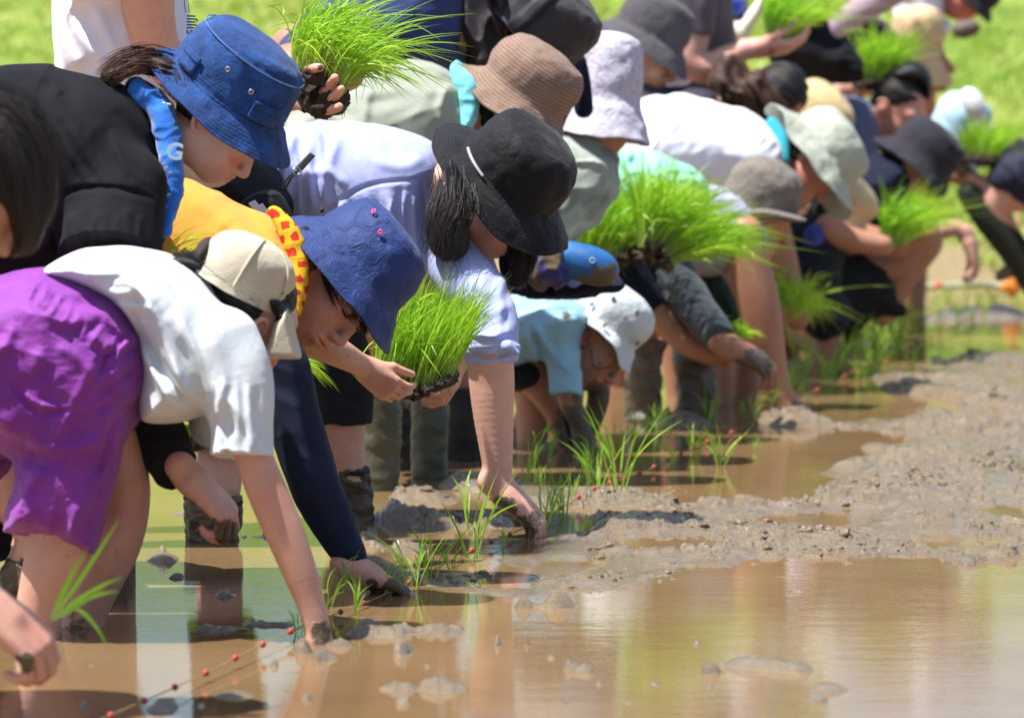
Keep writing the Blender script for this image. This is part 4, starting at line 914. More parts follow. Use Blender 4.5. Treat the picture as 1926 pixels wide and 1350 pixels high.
for x_, ph_, z_ in ((0, -112, 84), (0, -86, 70)):
    c, n_, u_ = at(ph_, np.interp(z_, (58, 88), (105, 92)), z_); mesh_obj('eyelet', *torus(c+n_*.005, n_, .0036, .0015), PINK, o)
c, n_, u_ = at(-160, 118, 6); mesh_obj('toggle', *wire([c+n_*.003, c+n_*.010+u_*.004], .004), plain('black_plastic', (.01, .01, .01), .4), o)

# --- woman in lavender shirt ---
D = 9.45; p = person('woman in lavender shirt with black wide brim hat, planting with muddy fingers', 560, 1050, D)
b = Sh(D)
b.tube([(500, 350, 70), (640, 350, 80), (790, 370, 70)], e=1.0, dy=.07); b.tube([(830, 345, 40), (890, 365, 42)])
b.tube([(790, 400, 30, .05), (835, 475, 32, -.02), (893, 548, 36, -.1), (922, 605, 38, -.16), (921, 655, 43, -.2), (925, 720, 43, -.2), (928, 780, 38, -.2), (934, 850, 31, -.2), (938, 900, 26, -.2), (952, 930, 26, -.2)])
b.tube([(840, 420, 36), (900, 560, 36), (880, 640, 32), (866, 668, 26)], dy=(.15, -.0))
b.tube([(470, 420, 50), (435, 600, 50), (418, 780, 50), (414, 850, 43), (410, 920, 43), (402, 1000, 30), (400, 1090, 30)], dy=(-.1, -.25)); b.tube([(490, 440, 50), (600, 640, 50), (635, 780, 50), (640, 830, 45), (652, 890, 38), (668, 960, 28), (668, 1040, 28)], dy=(.1, .1))
head(b, 0, 0, 0, -14, sc=.95, hair=BLACKHAIR, hatp=(962, 334, .677, -.736, 22, 107, .94))
hand(b, 948, 925, (.72, .62), (.05, .95, .15), dy=-.2, curl=(48, 32, 22), sc=1.06, spread=.07)
hand(b, 862, 650, (-.15, .95), (-.8, .2, .2), dy=-.02, curl=(25, 40, 25), sc=.95, spread=.08)
b.build('body', SK3, p, vox=.0028, mud=[(975, 1000, 42, 1), (945, 960, 36, 1), (1005, 975, 26, .7), (410, 1030, 60, 1), (668, 1010, 50, 1)], red=[(955, 445, 13, 1), (1010, 955, 22, .45), (925, 690, 30, .2), (950, 930, 40, .2)])
g = Sh(D)
g.poly([(478, 320), (488, 275), (515, 246), (565, 232), (640, 227), (720, 236), (790, 255), (830, 280), (848, 320), (840, 390), (825, 480), (795, 530), (700, 520), (600, 470), (520, 415), (485, 370)], .165, dy=.07, k=.03)
g.tube([(780, 400, 50, .05), (835, 475, 52, -.02), (893, 548, 56, -.1), (922, 605, 52, -.16), (921, 655, 52, -.2)], k=.04); g.tube([(840, 400, 60), (890, 540, 50), (885, 620, 40)], dy=(.13, .02), k=.04)
g.tube([(924, 636, 53), (920, 652, 58), (917, 668, 57)], dy=-.2, cut='ab', k=.008); g.tube([(955, 652, 12), (972, 664, 5)], dy=-.25)
for L_, a, w_ in (([(560, 240), (540, 300), (550, 380)], .011, .012), ([(600, 232), (585, 300), (590, 400)], .010, .012), ([(640, 250), (615, 330), (600, 420)], .009, .012), ([(520, 250), (510, 310), (525, 380)], .008, .01), ([(575, 330), (620, 320), (660, 350)], .006, .01), ([(640, 375), (700, 345), (790, 335)], -.006, .004), ([(645, 375), (600, 400), (560, 440)], -.004, .004), ([(690, 370), (680, 430), (700, 490)], .009, .012), ([(730, 350), (735, 420), (720, 490)], .009, .012), ([(770, 350), (780, 420), (770, 500)], .008, .011), ([(650, 370), (640, 420), (640, 480)], .008, .010),
                  ([(800, 290), (760, 310), (700, 300)], .006, .014), ([(795, 335), (800, 400), (795, 490)], -.005, .005), ([(880, 560), (920, 575), (965, 560)], .006, .010), ([(880, 600), (920, 615), (965, 600)], .006, .009), ([(885, 520), (930, 540), (960, 500)], .006, .012), ([(880, 640), (920, 655), (960, 648)], -.006, .005), ([(870, 610), (900, 640), (955, 632)], -.004, .005)): g.fold(L_, a, w_)
g.fam((660, 370), (790, 345), (650, 500), (800, 500), 12, .006, .006, 11); g.fam((500, 260), (620, 240), (520, 400), (640, 400), 9, .006, .007, 12); g.fam((890, 500), (960, 500), (880, 640), (950, 640), 5, .005, .007, 13); g.fam((870, 600), (880, 650), (965, 590), (965, 650), 5, .005, .005, 14); g.rumple(.0014, .05, 70, 4)
g.build('shirt', cloth('lavender_linen', (.43, .48, .83), (.38, .43, .78), wr=.6, trans=.08), p, vox=.0028)
g = Sh(D)
g.poly([(398, 350), (420, 312), (455, 290), (500, 282), (530, 330), (530, 400), (500, 430), (420, 410)], .16, k=.03)
g.tube([(470, 390, 80), (440, 550, 75), (425, 700, 70), (414, 846, 62)], dy=(-.08, -.2), cut='b'); g.tube([(490, 410, 85), (590, 580, 80), (632, 700, 66), (634, 788, 64)], dy=(.08, .1), cut='b')
g.fold([(400, 345), (440, 340), (490, 390)], .006, .01).rumple(.004, .05, 10, 2)
g.build('shorts', cloth('black_shorts', (.024, .030, .038), (.018, .022, .028), wr=.5), p, vox=.0032)
for L_, dy_ in ([(401, 938, 52), (401, 980, 50), (400, 1030, 45), (400, 1075, 46)], -.25), ([(655, 884, 36), (664, 930, 34), (668, 980, 32), (668, 1030, 34)], .1):
    g = Sh(D); g.tube(L_, dy=dy_, cut='a'); g.rumple(.006, .035, 20, 1.6); g.rumple(.002, .012, 0, 1); g.build('boot', MUDM, p, vox=.0026)
    top = L_[0]; R = .001*0+top[2]*(D+dy_)/FPX; a0 = W(top[0], top[1], D+dy_); mesh_obj('boot_cuff', *torus(a0+np.array((0, 0, -.002)), np.array((.08, 0, 1.)), R*.99, .006, 30, 8), plain('navy_cuff', (.012, .014, .03), .8), p)
g = Sh(D); g.poly([(845, 300), (870, 330), (884, 380), (884, 430), (880, 470), (862, 488), (845, 492), (822, 484), (805, 455), (800, 415), (815, 380), (835, 340)], .04, dy=-.105).rumple(.002, .02, 80, 5)
hp_ = g.build('hair', BLACKHAIR, p); strands('hair_strands', BLACKHAIR, hp_, D, [[(850, 330, -.10), (850, 380, -.135), (830, 430, -.14), (838, 492, -.14)], [(860, 350, -.10), (872, 400, -.135), (850, 450, -.14), (862, 495, -.14)], [(840, 350, -.10), (822, 400, -.135), (815, 450, -.14), (808, 480, -.14)]], 430, .0008, .012, 8)
hp_ = Sh(D).poly([(958, 440), (1008, 458), (1004, 500), (985, 538), (962, 538), (942, 510), (945, 470)], .04, dy=.02).rumple(.004, .02, 80, 5).build('hair', BLACKHAIR, p); strands('hair_strands', BLACKHAIR, hp_, D, [[(975, 440, 0), (975, 490, -.02), (965, 540, -.02)], [(1000, 450, 0), (995, 500, -.01), (980, 540, -.01)]], 200, .0008, .008, 8)
BLK = hatmat('black_nylon', (.0095, .0095, .0125), (.007, .007, .009), stitch=.075, crease=.7, rough=.6)
o, at = hat(p, D, (962, 334), (.677, -.736), [(168, -38), (152, -27), (130, -12), (107, 0), (105, 20), (102, 58), (90, 90), (66, 106), (30, 113), (0, 114)], BLK, ry=.94, tilt=22, name='wide_brim_hat', dip=-4, dipb=-8, wob=5, seed=1, dent=.007, seamz=(1,))
pts = [at(t_, 111, 4)[0] for t_ in range(-140, -95, 5)]; mesh_obj('seam_highlight', *wire(catmull(pts, 3), .0032, 8), plain('highlight_grey', (.42, .43, .47), .4), o)  # grey arc along the crown seam; the band's highlight is put in as colour
g = Sh(D); g.ell(W(836, 348, D-.12), (.004, .003, .006)); g.build('earring', EYE, p, vox=.0015)

# --- standing person in white tee, arm reaching with a seedling mat ---
D = 9.2; p = person('standing person in white printed tee holding up a clump of rice seedlings', 230, 1030, D)
b = Sh(D)
b.tube([(220, -420, 80), (220, -250, 70)]); b.tube([(210, -200, 110), (200, 100, 105), (260, 300, 100)], e=1.4)
b.tube([(240, -200, 60), (270, -60, 54), (282, 40, 48), (300, 100, 44), (360, 150, 40), (460, 180, 36), (540, 178, 32), (560, 172, 30)], dy=(-.2, -.12))
b.tube([(230, -200, 60), (250, 60, 50), (330, 200, 40)], dy=.25)
b.tube([(240, 350, 60), (160, 700, 36), (110, 1120, 28)], dy=-.12); b.tube([(260, 350, 60), (200, 700, 36), (180, 1120, 28)], dy=.15)
head(b, 215, -400, 10, -10, sc=.95, detail=False, hair=BLACKHAIR)
hand(b, 553, 178, (.95, -.1), (.1, -.95, .2), dy=-.14, curl=(22, 35, 25), sc=1.0, spread=.14, thumb=-1)
for q in ([(556, 172, 14), (590, 183, 11), (618, 165, 10), (630, 147, 8.5)], [(558, 184, 14), (594, 196, 11), (625, 185, 10), (641, 168, 8.5)], [(560, 194, 13), (594, 207, 10), (622, 207, 9.5), (638, 201, 8)], [(556, 160, 15), (570, 142, 12), (588, 130, 10), (602, 127, 8)]): b.tube(q, dy=(-.16, -.29), k=.004)
b.build('body', SK3, p, vox=.003, red=[(630, 150, 12, .4), (290, 60, 60, .15)], mud=[(572, 140, 22, .75), (602, 128, 10, .8)])
g = Sh(D)
g.poly([(98, -260), (100, 0), (100, 80), (108, 140), (150, 180), (240, 260), (330, 345), (400, 352), (430, 330), (420, 250), (385, 160), (360, 60), (348, 0), (330, -160), (240, -280)], .19, k=.03)
g.tube([(200, -160, 75), (212, -40, 78), (214, 0, 76)], dy=(-.16, -.18), cut='b', k=.03)
for L_, a, w_ in (([(130, 60), (170, 130), (240, 180)], .010, .016), ([(120, 0), (160, 60), (230, 140)], .009, .016), ([(190, 0), (215, 60), (235, 100)], .008, .012), ([(105, 120), (150, 160), (190, 175)], .006, .012)): g.fold(L_, a, w_)
g.rumple(.004, .07, -50, 3)
st = g.build('shirt', cloth('white_tee', (.78, .77, .84), (.72, .71, .82), wr=.4), p, vox=.0035)
BLU = plain('navy_print', (.05, .07, .28), .8)
txt('SIJIJI', 366, 66, D-.185, 22, BLU, st, ang=88, tilt=(0, 0), bold=.0004)
for x_ in (345, 352): mesh_obj('printed_line', *wire([W(x_, -10, D-.183), W(x_+4, 24, D-.183)], .0008), BLU, st)
g = Sh(D); g.tube([(240, 340, 95), (160, 700, 56), (110, 1060, 42)], dy=-.12, cut='b'); g.tube([(270, 350, 90), (200, 700, 56), (180, 1060, 42)], dy=.15, cut='b'); g.build('trousers', cloth('grey_trousers', (.10, .11, .13)), p, vox=.006)

# --- foreground person at the left edge (dark hair, hand with a rice plant) ---
D = 6.85; p = person('blurred foreground person cut by the left edge, dark hair, hand gripping a rice plant', -150, 1300, D)
b = Sh(D)
b.tube([(-420, 620, 190), (-250, 560, 150), (-120, 470, 120)], e=1.2); b.tube([(-110, 470, 70), (-50, 420, 65)])
b.tube([(-180, 560, 80), (-190, 800, 62), (-140, 980, 56), (-60, 1100, 48), (-25, 1150, 42)], dy=-.15)
b.tube([(-400, 700, 120), (-330, 1050, 80), (-320, 1400, 60)], dy=0)
head(b, -75, 340, 58, -20, sc=.95, detail=False)
hand(b, -22, 1140, (.75, .62), (-.1, .9, .45), dy=-.16, curl=(42, 55, 35), sc=1.08, spread=.05)
b.build('body', SK1, p, vox=.0035, mud=[(45, 1245, 28, .9)], red=[(60, 1185, 40, .35), (20, 1240, 40, .3), (80, 1215, 30, .3)])
g = Sh(D); g.poly([(-560, 520), (-350, 430), (-200, 380), (-80, 400), (-60, 500), (-120, 700), (-300, 800), (-560, 800)], .2); g.rumple(.006, .08, 0, 2); g.build('shirt', cloth('black_cotton', (.022, .022, .027)), p, vox=.006)
g = Sh(D); g.poly([(-120, 230), (-60, 185), (0, 168), (45, 182), (82, 230), (103, 300), (106, 370), (92, 430), (60, 475), (20, 490), (22, 450), (5, 405), (-30, 400), (-90, 480), (-140, 480), (-150, 330)], .10, R=.09).rumple(.003, .03, 70, 5)
hp_ = g.build('hair', BLACKHAIR, p); strands('hair_strands', BLACKHAIR, hp_, D, [[(-60, 200, -.09), (20, 200, -.1), (75, 280, -.1), (85, 400, -.09), (50, 480, -.07)], [(-60, 220, -.1), (0, 250, -.12), (40, 330, -.12), (50, 440, -.1)], [(-80, 260, -.1), (-30, 300, -.13), (0, 380, -.12)], [(-20, 175, -.03), (60, 210, -.03), (105, 300, -.03), (100, 400, -.03)]], 450, .0006, .010, 9)

# --- woman with brown straw-striped hat, sage shirt ---
D = 10.3; p = person('woman in sage shirt with brown striped hat and aqua neck towel', 720, 925, D)
b = Sh(D); b.tube([(600, 260, 90), (720, 220, 90), (840, 200, 70)], e=1.2); b.tube([(860, 200, 45), (910, 215, 45)])
b.tube([(600, 300, 80), (680, 560, 60), (712, 720, 22), (715, 950, 18)], dy=-.1); b.tube([(620, 300, 80), (760, 560, 60), (805, 720, 20), (808, 950, 16)], dy=.15)
b.tube([(850, 260, 50), (870, 420, 38), (900, 520, 30)], dy=.15)
head(b, 0, 0, 0, -16, sc=.93, detail=False, hair=BLACKHAIR, hatp=(985, 176, .56, -.83, 6, 88, .92)); b.build('body', SK2, p, vox=.004)
g = Sh(D); g.poly([(525, 240), (545, 205), (600, 165), (650, 140), (710, 117), (780, 115), (840, 132), (875, 180), (885, 250), (870, 330), (700, 360), (560, 320)], .185, k=.03)
g.fold([(700, 160), (690, 220), (700, 260)], .007, .012).fold([(850, 150), (830, 200), (840, 240)], .006, .01).fold([(560, 210), (620, 215), (680, 240)], .006, .014).rumple(.004, .06, -20, 2.5)
g.build('shirt', cloth('sage_shirt', (.33, .35, .28), (.28, .31, .25), wr=.5), p, vox=.0036)
g = Sh(D); g.tube([(858, 128, 12), (875, 165, 20), (880, 205, 20), (868, 245, 18)], dy=(-.05, -.09)); g.tube([(858, 128, 12), (890, 170, 20)], dy=(0, .05)); g.rumple(.004, .03, 0, 2); g.build('towel', cloth('aqua_towel', (.22, .66, .70), (.16, .55, .62), weave=400, wr=.7), p, vox=.003)
g = Sh(D); g.poly([(895, 190), (930, 190), (945, 235), (925, 262), (905, 250)], .06).rumple(.004, .02, 30, 3); g.build('hair', BLACKHAIR, p)
o, at = hat(p, D, (985, 176), (.56, -.83), [(126, -44), (112, -30), (96, -8), (88, 6), (92, 30), (90, 60), (74, 84), (45, 97), (18, 101), (0, 101)], hatmat('brown_straw', (.30, .205, .155), (.25, .165, .12), stripes=6.283/.0085, sc=(.17, .105, .075), weave=260, crease=.3), ry=.92, tilt=6, name='sun_hat', wob=3.5, dip=-4, dipb=-22, seed=4, dent=.007)
for L_, dy_ in ([(712, 690, 33), (716, 800, 30), (714, 900, 28), (714, 950, 28)], -.1), ([(812, 700, 28), (808, 820, 26), (808, 930, 26)], .15):
    g = Sh(D); g.tube([(x_, y_, r_*1.3) for x_, y_, r_ in L_], dy=dy_, cut='a'); g.rumple(.003, .04, 10, 1.5); g.build('boot', MUDM2, p, vox=.004)

# --- navy shirt, black hat with strap and neck flap ---
D = 10.75; p = person('person in navy shirt with black strapped hat and neck flap', 750, 890, D)
b = Sh(D); b.tube([(560, 100, 80), (740, 40, 90), (850, 60, 80)], e=1.2); b.tube([(880, 40, 45), (950, 60, 45)])
b.tube([(560, 160, 80), (700, 500, 55), (750, 760, 17), (750, 900, 16)], dy=-.1); b.tube([(600, 160, 80), (800, 500, 55), (866, 760, 20), (868, 900, 18)], dy=.15)
b.tube([(880, 100, 45), (960, 260, 38), (990, 330, 28)], dy=.1)
head(b, 0, 0, 0, -10, sc=.93, detail=False, hair=BLACKHAIR, hatp=(1010, 56, .70, -.71, 10, 96, .95)); b.build('body', SK2, p, vox=.0045, red=[(950, 90, 40, .5)])
g = Sh(D); g.poly([(520, 90), (555, 45), (620, -10), (700, -70), (800, -90), (870, -50), (882, 20), (878, 100), (865, 140), (780, 160), (640, 190), (540, 150)], .18, k=.03); g.fold([(755, 70), (830, 60), (875, 100)], -.006, .005).fold([(740, 40), (745, 90), (760, 130)], .007, .012).rumple(.003, .07, -20, 2.5)
g.build('shirt', cloth('navy_shirt', (.028, .048, .16), (.022, .036, .13), wr=.4), p, vox=.004)
g = Sh(D); g.poly([(872, -50), (940, -40), (952, 30), (948, 80), (928, 120), (890, 135), (870, 100)], .085, R=.02); g.rumple(.007, .035, 70, 3); g.build('neck_flap', cloth('charcoal_nylon', (.045, .04, .043), (.035, .03, .034), rough=.6, wr=.7), p, vox=.0035)
CH = hatmat('charcoal_nylon_hat', (.050, .045, .050), (.036, .033, .038), crease=.7, rough=.6)
o, at = hat(p, D, (1010, 56), (.70, -.71), [(112, -22), (104, -12), (96, 0), (98, 24), (98, 56), (88, 84), (62, 100), (26, 106), (0, 107)], CH, ry=.95, tilt=10, name='strapped_hat', wob=3, seed=7, dent=.010)
q = patch(at, -104, -88, -14, 100, lambda z: np.interp(z, (-14, 0, 24, 56, 84, 100), (108, 97, 99, 99, 89, 63))+0, .004, plain('black_webbing', (.014, .015, .018), .6), o, 'strap', n=3)
mesh_obj('chin_cord', *wire(catmull([W(968, 74, D-.12), W(955, 95, D-.125), W(930, 118, D-.12), W(915, 128, D-.11)], 5), .0022, 6), plain('black_plastic', (.01, .01, .01), .4), p)
g = Sh(D); g.tube([(1082, 120, 22), (1092, 160, 20), (1098, 205, 18)], dy=.15); g.build('sleeve', cloth('navy_dark', (.012, .016, .035)), p, vox=.004)
for L_, dy_ in ([(748, 750, 26), (748, 900, 24)], -.1), ([(868, 730, 32), (870, 860, 30), (870, 900, 28)], .15):
    g = Sh(D); g.tube([(x_, y_, r_*1.3) for x_, y_, r_ in L_], dy=dy_, cut='a'); g.rumple(.003, .04, 10, 1.5); g.build('boot', cloth('dark_rubber', (.02, .028, .03), (.05, .045, .035), rough=.4), p, vox=.0045)

# --- floral hat woman ---
D = 11.3; p = person('woman under a white floral print sun hat, face mostly hidden', 1000, 800, D)
b = Sh(D); b.tube([(950, 380, 80), (1060, 330, 70)], e=1.2); b.tube([(1080, 300, 38), (1110, 260, 38)]); b.tube([(980, 420, 60), (1010, 600, 45), (1000, 850, 28)], dy=-.05); b.tube([(1000, 420, 60), (1060, 600, 45), (1060, 850, 28)], dy=.15)
head(b, 0, 0, 0, -80, sc=.8, dp=20, detail=False, hair=BLACKHAIR, hatp=(1145, 186, .06, -1, -6, 60, .95)); b.build('body', SK2, p, vox=.0045)
g = Sh(D); g.poly([(900, 420), (960, 320), (1050, 262), (1120, 262), (1160, 300), (1150, 380), (1080, 450), (960, 480)], .17); g.rumple(.009, .05, 30, 2); g.build('shirt', cloth('grey_green_print', (.16, .20, .17), (.40, .44, .40), wr=.6, muddy=0), p, vox=.0045)
hat(p, D, (1145, 186), (.06, -1), [(85, -76), (76, -50), (66, -18), (60, 0), (62, 26), (62, 66), (56, 100), (40, 118), (18, 125), (0, 126)], hatmat('floral_cotton', (.60, .60, .70), (.54, .53, .66), spots=(.46, .34, .46), crease=.9), ry=.95, tilt=-6, name='sun_hat', wob=2.5, dip=6, dipb=-6, seed=3, dent=.008)

# --- low child in light blue, white hat ---
D = 11.15; p = person('child in light blue shirt with white hat bent low over muddy hands', 1000, 830, D)
b = Sh(D); b.tube([(960, 620, 62), (1040, 600, 55), (1070, 600, 42)], e=1.2)
b.tube([(1046, 630, 20), (1060, 700, 22), (1075, 760, 22), (1092, 800, 17), (1104, 840, 15), (1110, 870, 14)], dy=-.1); b.tube([(1060, 640, 22), (1110, 690, 24), (1126, 740, 22), (1112, 800, 18), (1100, 850, 14)], dy=.08)
b.tube([(960, 660, 50), (995, 720, 40), (1000, 770, 30), (985, 810, 26), (985, 860, 24)], dy=.15); b.tube([(950, 660, 45), (1000, 700, 40), (1045, 780, 20), (1062, 850, 18)], dy=0)
head(b, 0, 0, 0, -20, sc=.88, detail=True, hair=BLACKHAIR, dp=8, hatp=(1140, 616, .64, -.77, -4, 72, .95)); hand(b, 1104, 838, (.3, 1), (.9, .2, .3), dy=-.1, sc=.75)
b.build('body', SK2, p, vox=.0035, mud=[(1095, 810, 70, 1), (1120, 760, 60, .9), (985, 830, 40, 1), (1130, 690, 26, .45)], red=[(1085, 640, 20, .4)])
g = Sh(D); g.poly([(925, 620), (950, 565), (1000, 547), (1050, 550), (1095, 565), (1112, 600), (1085, 630), (1045, 655), (1000, 680), (950, 690), (925, 660)], .15, k=.03); g.tube([(1040, 600, 40), (1058, 670, 32), (1062, 742, 31)], dy=(-.07, -.11), cut='b', k=.03)
g.fold([(1000, 590), (1030, 650), (1075, 695)], .008, .01).fold([(985, 600), (1000, 660), (1020, 700)], .007, .01).rumple(.005, .05, -40, 2.5)
g.build('shirt', cloth('sky_blue_cotton', (.34, .60, .72), (.28, .52, .68), wr=.6), p, vox=.0036, mud=[(1065, 595, 18, .6)])
g = Sh(D); g.tube([(1052, 740, 15), (1056, 800, 16), (1062, 850, 18)], dy=0); g.poly([(900, 640), (1000, 660), (1030, 700), (1000, 735), (920, 720)], .13, dy=.05); g.build('leggings', cloth('black_trousers', (.02, .022, .025)), p, vox=.004)
o, at = hat(p, D, (1140, 616), (.64, -.77), [(92, -18), (84, -10), (76, -2), (72, 4), (76, 26), (74, 48), (62, 68), (38, 80), (15, 84), (0, 84)], hatmat('white_muddy_cotton', (.62, .68, .70), (.56, .62, .66), crease=.9, spots=None), ry=.95, tilt=-4, name='bucket_hat', dip=24, dipb=-8, wob=3, seed=6, dent=.007)
for (a_, r_, z_) in ((-120, 76, 10), (-70, 76, 30), (-60, 70, 52), (-100, 75, 44), (-85, 80, -6), (-30, 78, 8), (-140, 73, 34)):
    c, n_, u_ = at(a_, r_, z_); mesh_obj('mud_splash', *wire(catmull([c+n_*.003, c+n_*.005+u_*.006+np.array((.003, 0, 0)), c+n_*.003+u_*.012], 3), [.0015, .003, .004, .0035, .003, .002, .001], 6), MUDM, o)
mesh_obj('eyeglasses', *wire(catmull([W(1104, 640, D-.11), W(1112, 660, D-.12), W(1118, 690, D-.12), W(1150, 690, D-.08)], 5), .0022, 6), plain('black_plastic', (.01, .01, .01), .4), p)

# --- mint shirt person with grey arm cover ---
D = 12.0; p = person('person in mint shirt with grey arm cover and muddy hand near the boots', 1260, 770, D)
b = Sh(D); b.tube([(1110, 380, 62), (1240, 350, 60)], e=1.3); b.tube([(1160, 470, 36), (1205, 560, 32), (1240, 598, 26), (1290, 645, 22), (1330, 665, 20), (1360, 672, 20)], dy=-.15)
b.tube([(1250, 480, 36), (1300, 570, 32), (1345, 630, 26), (1375, 655, 24)], dy=(-.1, -.25)); hand(b, 1372, 652, (.92, .42), (0, .9, .4), dy=-.25, curl=(25, 35, 25), sc=1.05, spread=.05)
b.tube([(1120, 460, 60), (1200, 580, 42), (1210, 660, 24), (1210, 800, 18)], dy=-.05); b.tube([(1140, 470, 60), (1290, 590, 46), (1304, 690, 28), (1312, 800, 22)], dy=.1)
b.build('body', SK2, p, vox=.004, mud=[(1425, 685, 44, 1), (1400, 690, 30, .9)]); 
g = Sh(D); g.poly([(1085, 350), (1110, 300), (1150, 284), (1230, 288), (1300, 312), (1330, 360), (1310, 430), (1220, 460), (1110, 450)], .17, k=.03).rumple(.006, .05, -20, 2)
g.build('shirt', cloth('mint_cotton', (.30, .70, .52), (.24, .62, .46), wr=.5), p, vox=.0045)
g = Sh(D); g.tube([(1150, 460, 42), (1185, 530, 42), (1225, 585, 34)], dy=-.15, cut='b'); g.poly([(1080, 470), (1160, 450), (1230, 490), (1235, 540), (1180, 560), (1100, 540)], .15); g.build('dark_layer', cloth('navy_dark', (.012, .016, .035)), p, vox=.0045)
g = Sh(D); g.tube([(1240, 470, 36), (1280, 540, 40), (1320, 595, 36), (1355, 640, 30)], dy=(-.08, -.24), cut='b'); g.rumple(.003, .04, 20, 2); g.build('arm_cover', cloth('slate_arm_cover', (.040, .050, .065), (.05, .06, .075), wr=.4), p, vox=.004)
for L_, dy_ in ([(1218, 640, 36), (1212, 700, 32), (1208, 800, 34)], -.05), ([(1308, 652, 46), (1308, 700, 38), (1312, 810, 40)], .1):
    g = Sh(D); g.tube(L_, dy=dy_, cut='a'); g.rumple(.006, .04, 10, 1.5); g.build('boot', MUDM, p, vox=.0045)

# --- white shirt, sage hat ---
D = 12.9; p = person('person in white shirt with aqua collar towel and pale sage wide hat', 1300, 720, D)
b = Sh(D); b.tube([(1200, 270, 62), (1330, 250, 60), (1420, 270, 42)], e=1.3); b.tube([(1440, 270, 30), (1490, 300, 32)]); b.tube([(1200, 330, 60), (1260, 520, 45), (1280, 740, 26)], dy=-.1); b.tube([(1220, 330, 60), (1360, 520, 45), (1380, 740, 26)], dy=.15)
b.tube([(1430, 330, 34), (1470, 480, 28), (1500, 600, 22)], dy=.1); head(b, 0, 0, 0, -20, sc=.93, detail=False, hair=BLACKHAIR, hatp=(1548, 286, .84, -.54, -6, 80, .85)); b.build('body', SK2, p, vox=.0048, red=[(1500, 320, 60, .5)])
g = Sh(D); g.poly([(1130, 290), (1150, 235), (1195, 194), (1265, 178), (1350, 190), (1415, 215), (1462, 255), (1482, 310), (1440, 360), (1300, 380), (1180, 370), (1135, 340)], .19, k=.03).rumple(.005, .07, -60, 2.5); g.build('shirt', cloth('white_shirt', (.74, .76, .82), (.68, .70, .80), wr=.4), p, vox=.005)
g = Sh(D); g.tube([(1452, 232, 12), (1470, 262, 14), (1474, 300, 12)], dy=(-.03, -.08)); g.build('towel', cloth('teal_towel', (.03, .38, .50), wr=.7), p, vox=.0045)
hat(p, D, (1548, 286), (.84, -.54), [(132, -44), (112, -26), (90, -8), (80, 0), (80, 22), (76, 44), (60, 62), (34, 70), (0, 72)], hatmat('sage_nylon', (.44, .46, .38), (.38, .42, .34), crease=.8, rough=.6), ry=.85, tilt=-6, name='wide_brim_hat', wob=6, dip=-16, dipb=-10, seed=9, dent=.008)

# --- taupe cap, long bare arm ---
D = 12.35; p = person('person in taupe cap planting with a long bare arm', 1380, 760, D)
b = Sh(D); b.tube([(1240, 430, 60), (1370, 420, 55), (1410, 430, 38)], e=1.3); b.tube([(1400, 440, 36), (1415, 520, 40), (1428, 580, 40), (1440, 640, 35), (1456, 700, 26), (1470, 745, 22), (1480, 770, 22)], dy=-.12)
b.tube([(1240, 480, 55), (1340, 600, 40), (1345, 780, 26)], dy=.1); b.tube([(1250, 480, 55), (1400, 600, 36), (1390, 780, 26)], dy=.2);
head(b, 0, 0, 0, -16, sc=.93, detail=False, hair=BLACKHAIR, hatp=(1432, 372, .42, -.9, 10, 73, .9)); hand(b, 1476, 752, (.5, .8), (.3, .6, .2), dy=-.12, sc=.9); b.build('body', SK2, p, vox=.0045, mud=[(1490, 770, 30, .7)], red=[(1430, 600, 60, .2)])
g = Sh(D); g.poly([(1190, 400), (1260, 350), (1350, 350), (1420, 390), (1445, 450), (1430, 505), (1380, 510), (1280, 520), (1200, 480)], .17).rumple(.006, .06, 0, 2); g.build('shirt', cloth('lilac_grey_tee', (.36, .36, .50), wr=.6), p, vox=.0048)
g = Sh(D); g.poly([(1200, 470), (1300, 480), (1370, 540), (1400, 620), (1330, 640), (1230, 560)], .16, dy=.1).rumple(.006, .06, 0, 2); g.build('trousers', cloth('dark_green_trousers', (.02, .05, .04)), p, vox=.0055)
TAU = hatmat('taupe_cap', (.22, .185, .155), (.15, .13, .11), crease=1.0)
o, at = hat(p, D, (1432, 372), (.42, -.9), [(74, -14), (73, 0), (71, 24), (64, 48), (46, 66), (22, 74), (0, 76)], TAU, ry=.9, tilt=10, name='cap', dent=.006)
v = Sh(D); v.poly([(1385, 396), (1430, 388), (1480, 398), (1516, 412), (1500, 418), (1445, 412), (1400, 408)], .07, dy=-.04, R=.012); v.build('visor', TAU, o, vox=.003)

# --- blurred heads and bodies further back ---
D = 13.1; p = person('person in grey bucket hat with small chest logo text, ear showing', 1150, 700, D)
b = Sh(D); b.tube([(1060, 200, 65), (1180, 190, 60)], e=1.3); b.tube([(1190, 150, 32), (1215, 110, 30)]); b.tube([(1060, 260, 60), (1130, 500, 40), (1150, 760, 26)], dy=0); b.tube([(1080, 260, 60), (1180, 500, 40), (1190, 760, 26)], dy=.2)
head(b, 0, 0, 0, -16, sc=.95, detail=True, hair=BLACKHAIR, hatp=(1222, 66, .47, -.88, 0, 72, .9)); b.build('body', SK2, p, vox=.0045, red=[(1190, 92, 18, .8)])
g = Sh(D); g.poly([(1000, 190), (1080, 130), (1160, 130), (1240, 165), (1320, 160), (1350, 190), (1330, 250), (1200, 280), (1040, 260)], .18).rumple(.005, .06, 0, 2); g.build('shirt', cloth('mauve_black_shirt', (.05, .042, .06)), p, vox=.0055)
g = Sh(D); g.poly([(1180, 60), (1215, 85), (1245, 125), (1225, 150), (1200, 110), (1178, 90)], .07).poly([(1245, 130), (1262, 150), (1235, 168), (1222, 160)], .04); g.build('hair', BLACKHAIR, p)
